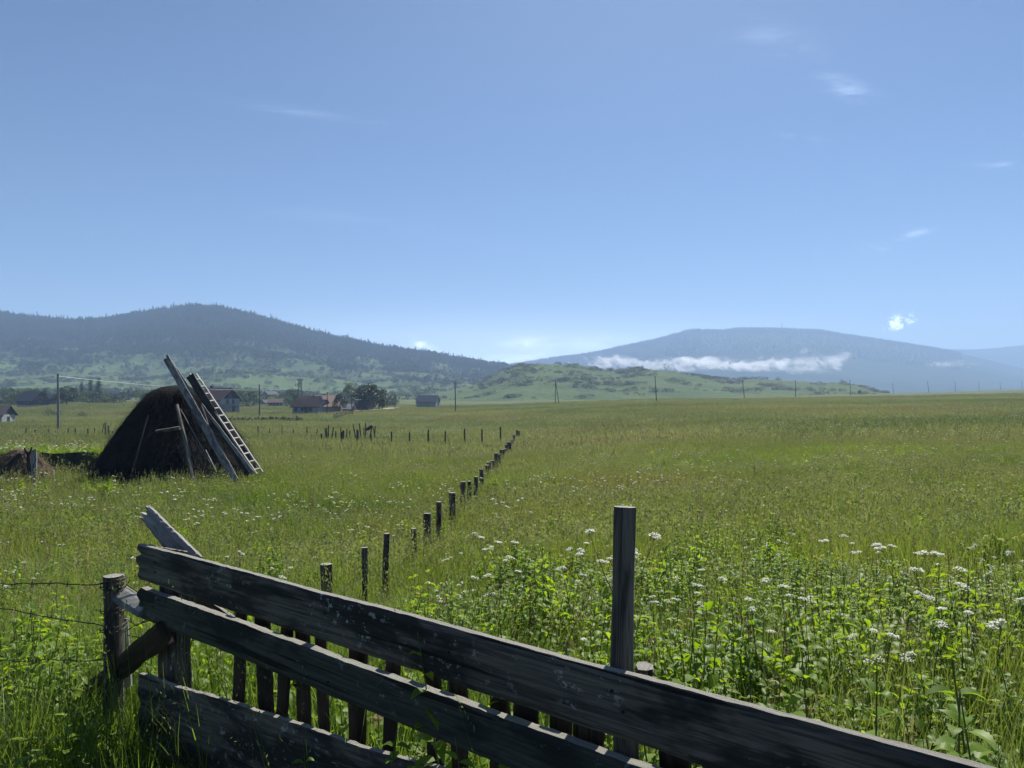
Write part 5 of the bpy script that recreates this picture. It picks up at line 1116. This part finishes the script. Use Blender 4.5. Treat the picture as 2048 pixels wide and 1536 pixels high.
# cow parsley and nettles one by one, near the fence
def finddepth(px, py, h):
    for d in np.arange(16, 2.3, -.05):
        if P(px, py, d).z >= g((px - 1024) / F * d, d) + h: return float(d)
    return 2.3
PARS = []
for k in range(4):
    st, lf, fl = parsley(1.0, random.Random(500 + k), 3 + k % 2); PARS.append((st, lf, fl))
PM = {}
def plant(name, px, py, h, meshes, partn, mats, label, cat, group, key, d=None):
    d = d or finddepth(px, py, h); c = G(px, d, -.02); root = empty(name, tuple(c), label, cat, group); root.scale = (h, h, h); root.rotation_euler = (0, 0, random.Random(int(px)).uniform(0, 6))
    for q, (mb, pn, mt) in enumerate(zip(meshes, partn, mats)):
        if (key, q) not in PM:
            me = bpy.data.meshes.new(pn); me.from_pydata(mb.v, [], mb.f); me.materials.append(M[mt]); PM[(key, q)] = me
        o = bpy.data.objects.new(pn, PM[(key, q)]); COL.objects.link(o); o.parent = root
PL = [(985, 1042, 1.25, 'cow parsley with bright heads just right of the post row'), (1012, 1062, 1.2, 'cow parsley lower beside the one right of the post row'), (1040, 990, 1.2, 'distant cow parsley above the post row end'), (1000, 988, 1.2, 'distant cow parsley touching the post row'),
      (905, 1085, .95, 'cow parsley nearest to the post row on its right'), (935, 1052, .95, 'small cow parsley between the post row and the bright heads'), (1158, 1075, 1.1, 'cow parsley cluster left of the tall post'), (1200, 1070, 1.2, 'cow parsley directly left of the tall post'), (1150, 1120, .9, 'lower cow parsley left of the tall post'),
      (1130, 1180, .7, 'short cow parsley behind the top board left of the tall post'), (1010, 1128, 1.0, 'cow parsley with a dried brown head above the fence middle'), (1230, 940, 1.55, 'tall thin umbel plant rising behind the tall post'), (1385, 1135, .9, 'small cow parsley right of the tall post'), (1318, 1165, .8, 'low cow parsley just right of the tall post'),
      (1420, 1128, .95, 'cow parsley second right of the tall post'), (1580, 1135, 1.0, 'cow parsley halfway between tall post and right edge'), (1700, 1038, 1.2, 'distant wide cow parsley at the upper right'), (1745, 1060, 1.1, 'small distant cow parsley beside the wide one'), (1808, 1075, 1.2, 'dense white cow parsley head at the right'),
      (1868, 1082, 1.2, 'bright pair of cow parsley heads at the right'), (1952, 1140, 1.1, 'cow parsley with drooping heads near the right edge'), (1752, 1228, .85, 'flat-topped cow parsley low in the right foreground'),
      (1880, 1200, .95, 'cow parsley with flat white plates in the right foreground'), (1660, 1175, .85, 'pale cow parsley left in the right foreground'), (1560, 1250, .7, 'small cow parsley low behind the long board'), (1650, 1300, .6, 'short cow parsley low at the right'),
      (1070, 1168, .75, 'short cow parsley behind the fence middle'), (845, 1215, .6, 'small white umbel just behind the top board'), (20, 1110, .8, 'cow parsley at the left edge of the grass'), (395, 1020, 1.0, 'cow parsley behind the broken board'), (1500, 1185, .85, 'thin cow parsley between the tall post and the right foreground'),
      (465, 1005, 1.0, 'cow parsley right of the broken board')]
for k, (px, py, h, lb) in enumerate(PL):
    st, lf, fl = PARS[k % 4]
    plant('cow_parsley', px, py, h * .82, [st, lf] + fl, ['stem', 'leaves'] + ['umbel'] * len(fl), ['stem', 'weed'] + ['flower'] * len(fl), lb, 'plant', 'white cow parsley plants', 'p%d' % (k % 4), d=5.0 if py < 960 else None)
NETS = [nettle(1.0, random.Random(600 + k), None, .95, 12) for k in range(4)]
NL = [(905, 1235, .95, 2.16, 'nettle with a leaf hanging over the top board'), (1055, 1215, 1.0, 2.05, 'tall nettle behind the top board left of the tall post'), (1110, 1270, .92, 1.98, 'bright nettle against the tall post'), (1400, 1275, .9, 1.9, 'nettle with broad leaves right of the tall post'), (1350, 1335, .9, 1.8, 'low bright nettle behind the long board'),
      (1740, 1330, .85, 1.75, 'nettle behind the right part of the long board'), (1900, 1340, .95, 1.5, 'large-leaved nettle in the right corner behind the board'), (1990, 1300, 1.0, 1.6, 'tallest nettle in the right corner'), (2040, 1400, .95, 1.35, 'nettle cut by the right edge'), (1560, 1360, .85, 1.6, 'nettle under the middle of the long board edge'),
      (1640, 1290, .9, 1.9, 'upright nettle between the cow parsley at the right'), (752, 1432, .60, 2.05, 'sunlit nettle in front of the lower boards'), (975, 1470, .50, 1.8, 'shaded nettle under the middle board'), (860, 1475, .5, 1.9, 'low nettle between the shaded one and the sunlit one'), (630, 1470, .5, 2.15, 'small nettle before the bottom board')]
for k, (px, py, h, d, lb) in enumerate(NL):
    d0 = d; z_ = g((px - 1024) / F * d0, d0); hh = max(.3, P(px, py, d0).z - z_); plant('nettle', px, py, hh, NETS[k % 4], ('stem', 'leaves'), ('stem', 'nettle'), lb, 'plant', 'stinging nettles along the fence', 'n%d' % (k % 4), d=d0)

# ------------------------------------------------------------------ haze and the fog bank
HZ_SIGMA = 3.1e-4
mb = MB(); mb.add([(x, y, z) for z in (-30, 330) for x, y in ((-5200, -5200), (5200, -5200), (5200, 5200), (-5200, 5200))], [(3, 2, 1, 0), (4, 5, 6, 7), (0, 1, 5, 4), (1, 2, 6, 5), (2, 3, 7, 6), (3, 0, 4, 7)])
def volmat(name, col, dens_, aniso, node=None):
    m, n = newmat(name); pv = n.n('ShaderNodeVolumePrincipled'); pv.inputs['Color'].default_value = (*col, 1); pv.inputs['Anisotropy'].default_value = aniso
    if node: n.l(node(n), pv.inputs['Density'])
    else: pv.inputs['Density'].default_value = dens_
    o = n.n('ShaderNodeOutputMaterial'); n.l(pv.outputs[0], o.inputs[1]); return m
tag(mb.build('haze', volmat('haze air', (.42, .61, .95), HZ_SIGMA, .15)), kind='stuff', label='thin blue haze lying over the plain')
def fogm(sx, sy, sz, k, thr, seed):
    def f(n):
        v = n.n('ShaderNodeTexCoord').outputs['Object']; s = n.n('ShaderNodeSeparateXYZ'); n.l(v, s.inputs[0])
        ex = n.m('POWER', n.m('ABSOLUTE', n.m('DIVIDE', s.outputs[0], sx)), 1.5); ez = n.m('POWER', n.m('ABSOLUTE', n.m('DIVIDE', s.outputs[2], sz)), 2); ey = n.m('POWER', n.m('ABSOLUTE', n.m('DIVIDE', s.outputs[1], sy)), 2)
        nz = n.noise(n.mapping(v, (1 / sz * .55, 1 / sz * .4, 1 / sz * .9), (seed, 0, 0)), 1, 6, .66, .9)
        q = n.m('SUBTRACT', n.m('ADD', n.m('MULTIPLY', n.m('SUBTRACT', nz, .5), 3.6), .84), n.m('MULTIPLY', n.m('ADD', n.m('ADD', ex, ez), ey), .5))
        return n.m('MULTIPLY', n.ramp(q, thr, thr + .75), k)
    return f
def fog(px, py, d, sx, sy, sz, k, thr, label, seed=0):
    c = P(px, py, d); mb = MB(); box(mb, c - Vector((0, 0, sz)), 2 * sx, 2 * sy, 2 * sz)
    o = mb.build('fog_bank', volmat('fog %d' % px, (1, 1, 1), 0, .3, fogm(sx, sy, sz, k, thr, seed)), origin=c); tag(o, label, 'fog', kind='stuff')
fog(1410, 728, 2300, 420, 90, 25, .038, .55, 'low white fog bank lying before the blue mountain', 3)
fog(1620, 722, 2250, 170, 70, 40, .018, .6, 'ragged fog wisps rising at the right end of the fog bank', 7)
fog(1215, 722, 2300, 95, 60, 24, .03, .55, 'small fog wisp above the knoll crest', 11)
fog(1900, 727, 2350, 90, 50, 14, .012, .55, 'faint thin fog streak on the lower mountain slope', 17)
fog(1062, 714, 2400, 34, 30, 34, .012, .5, 'small grey cloud puff between hill and mountain', 23)
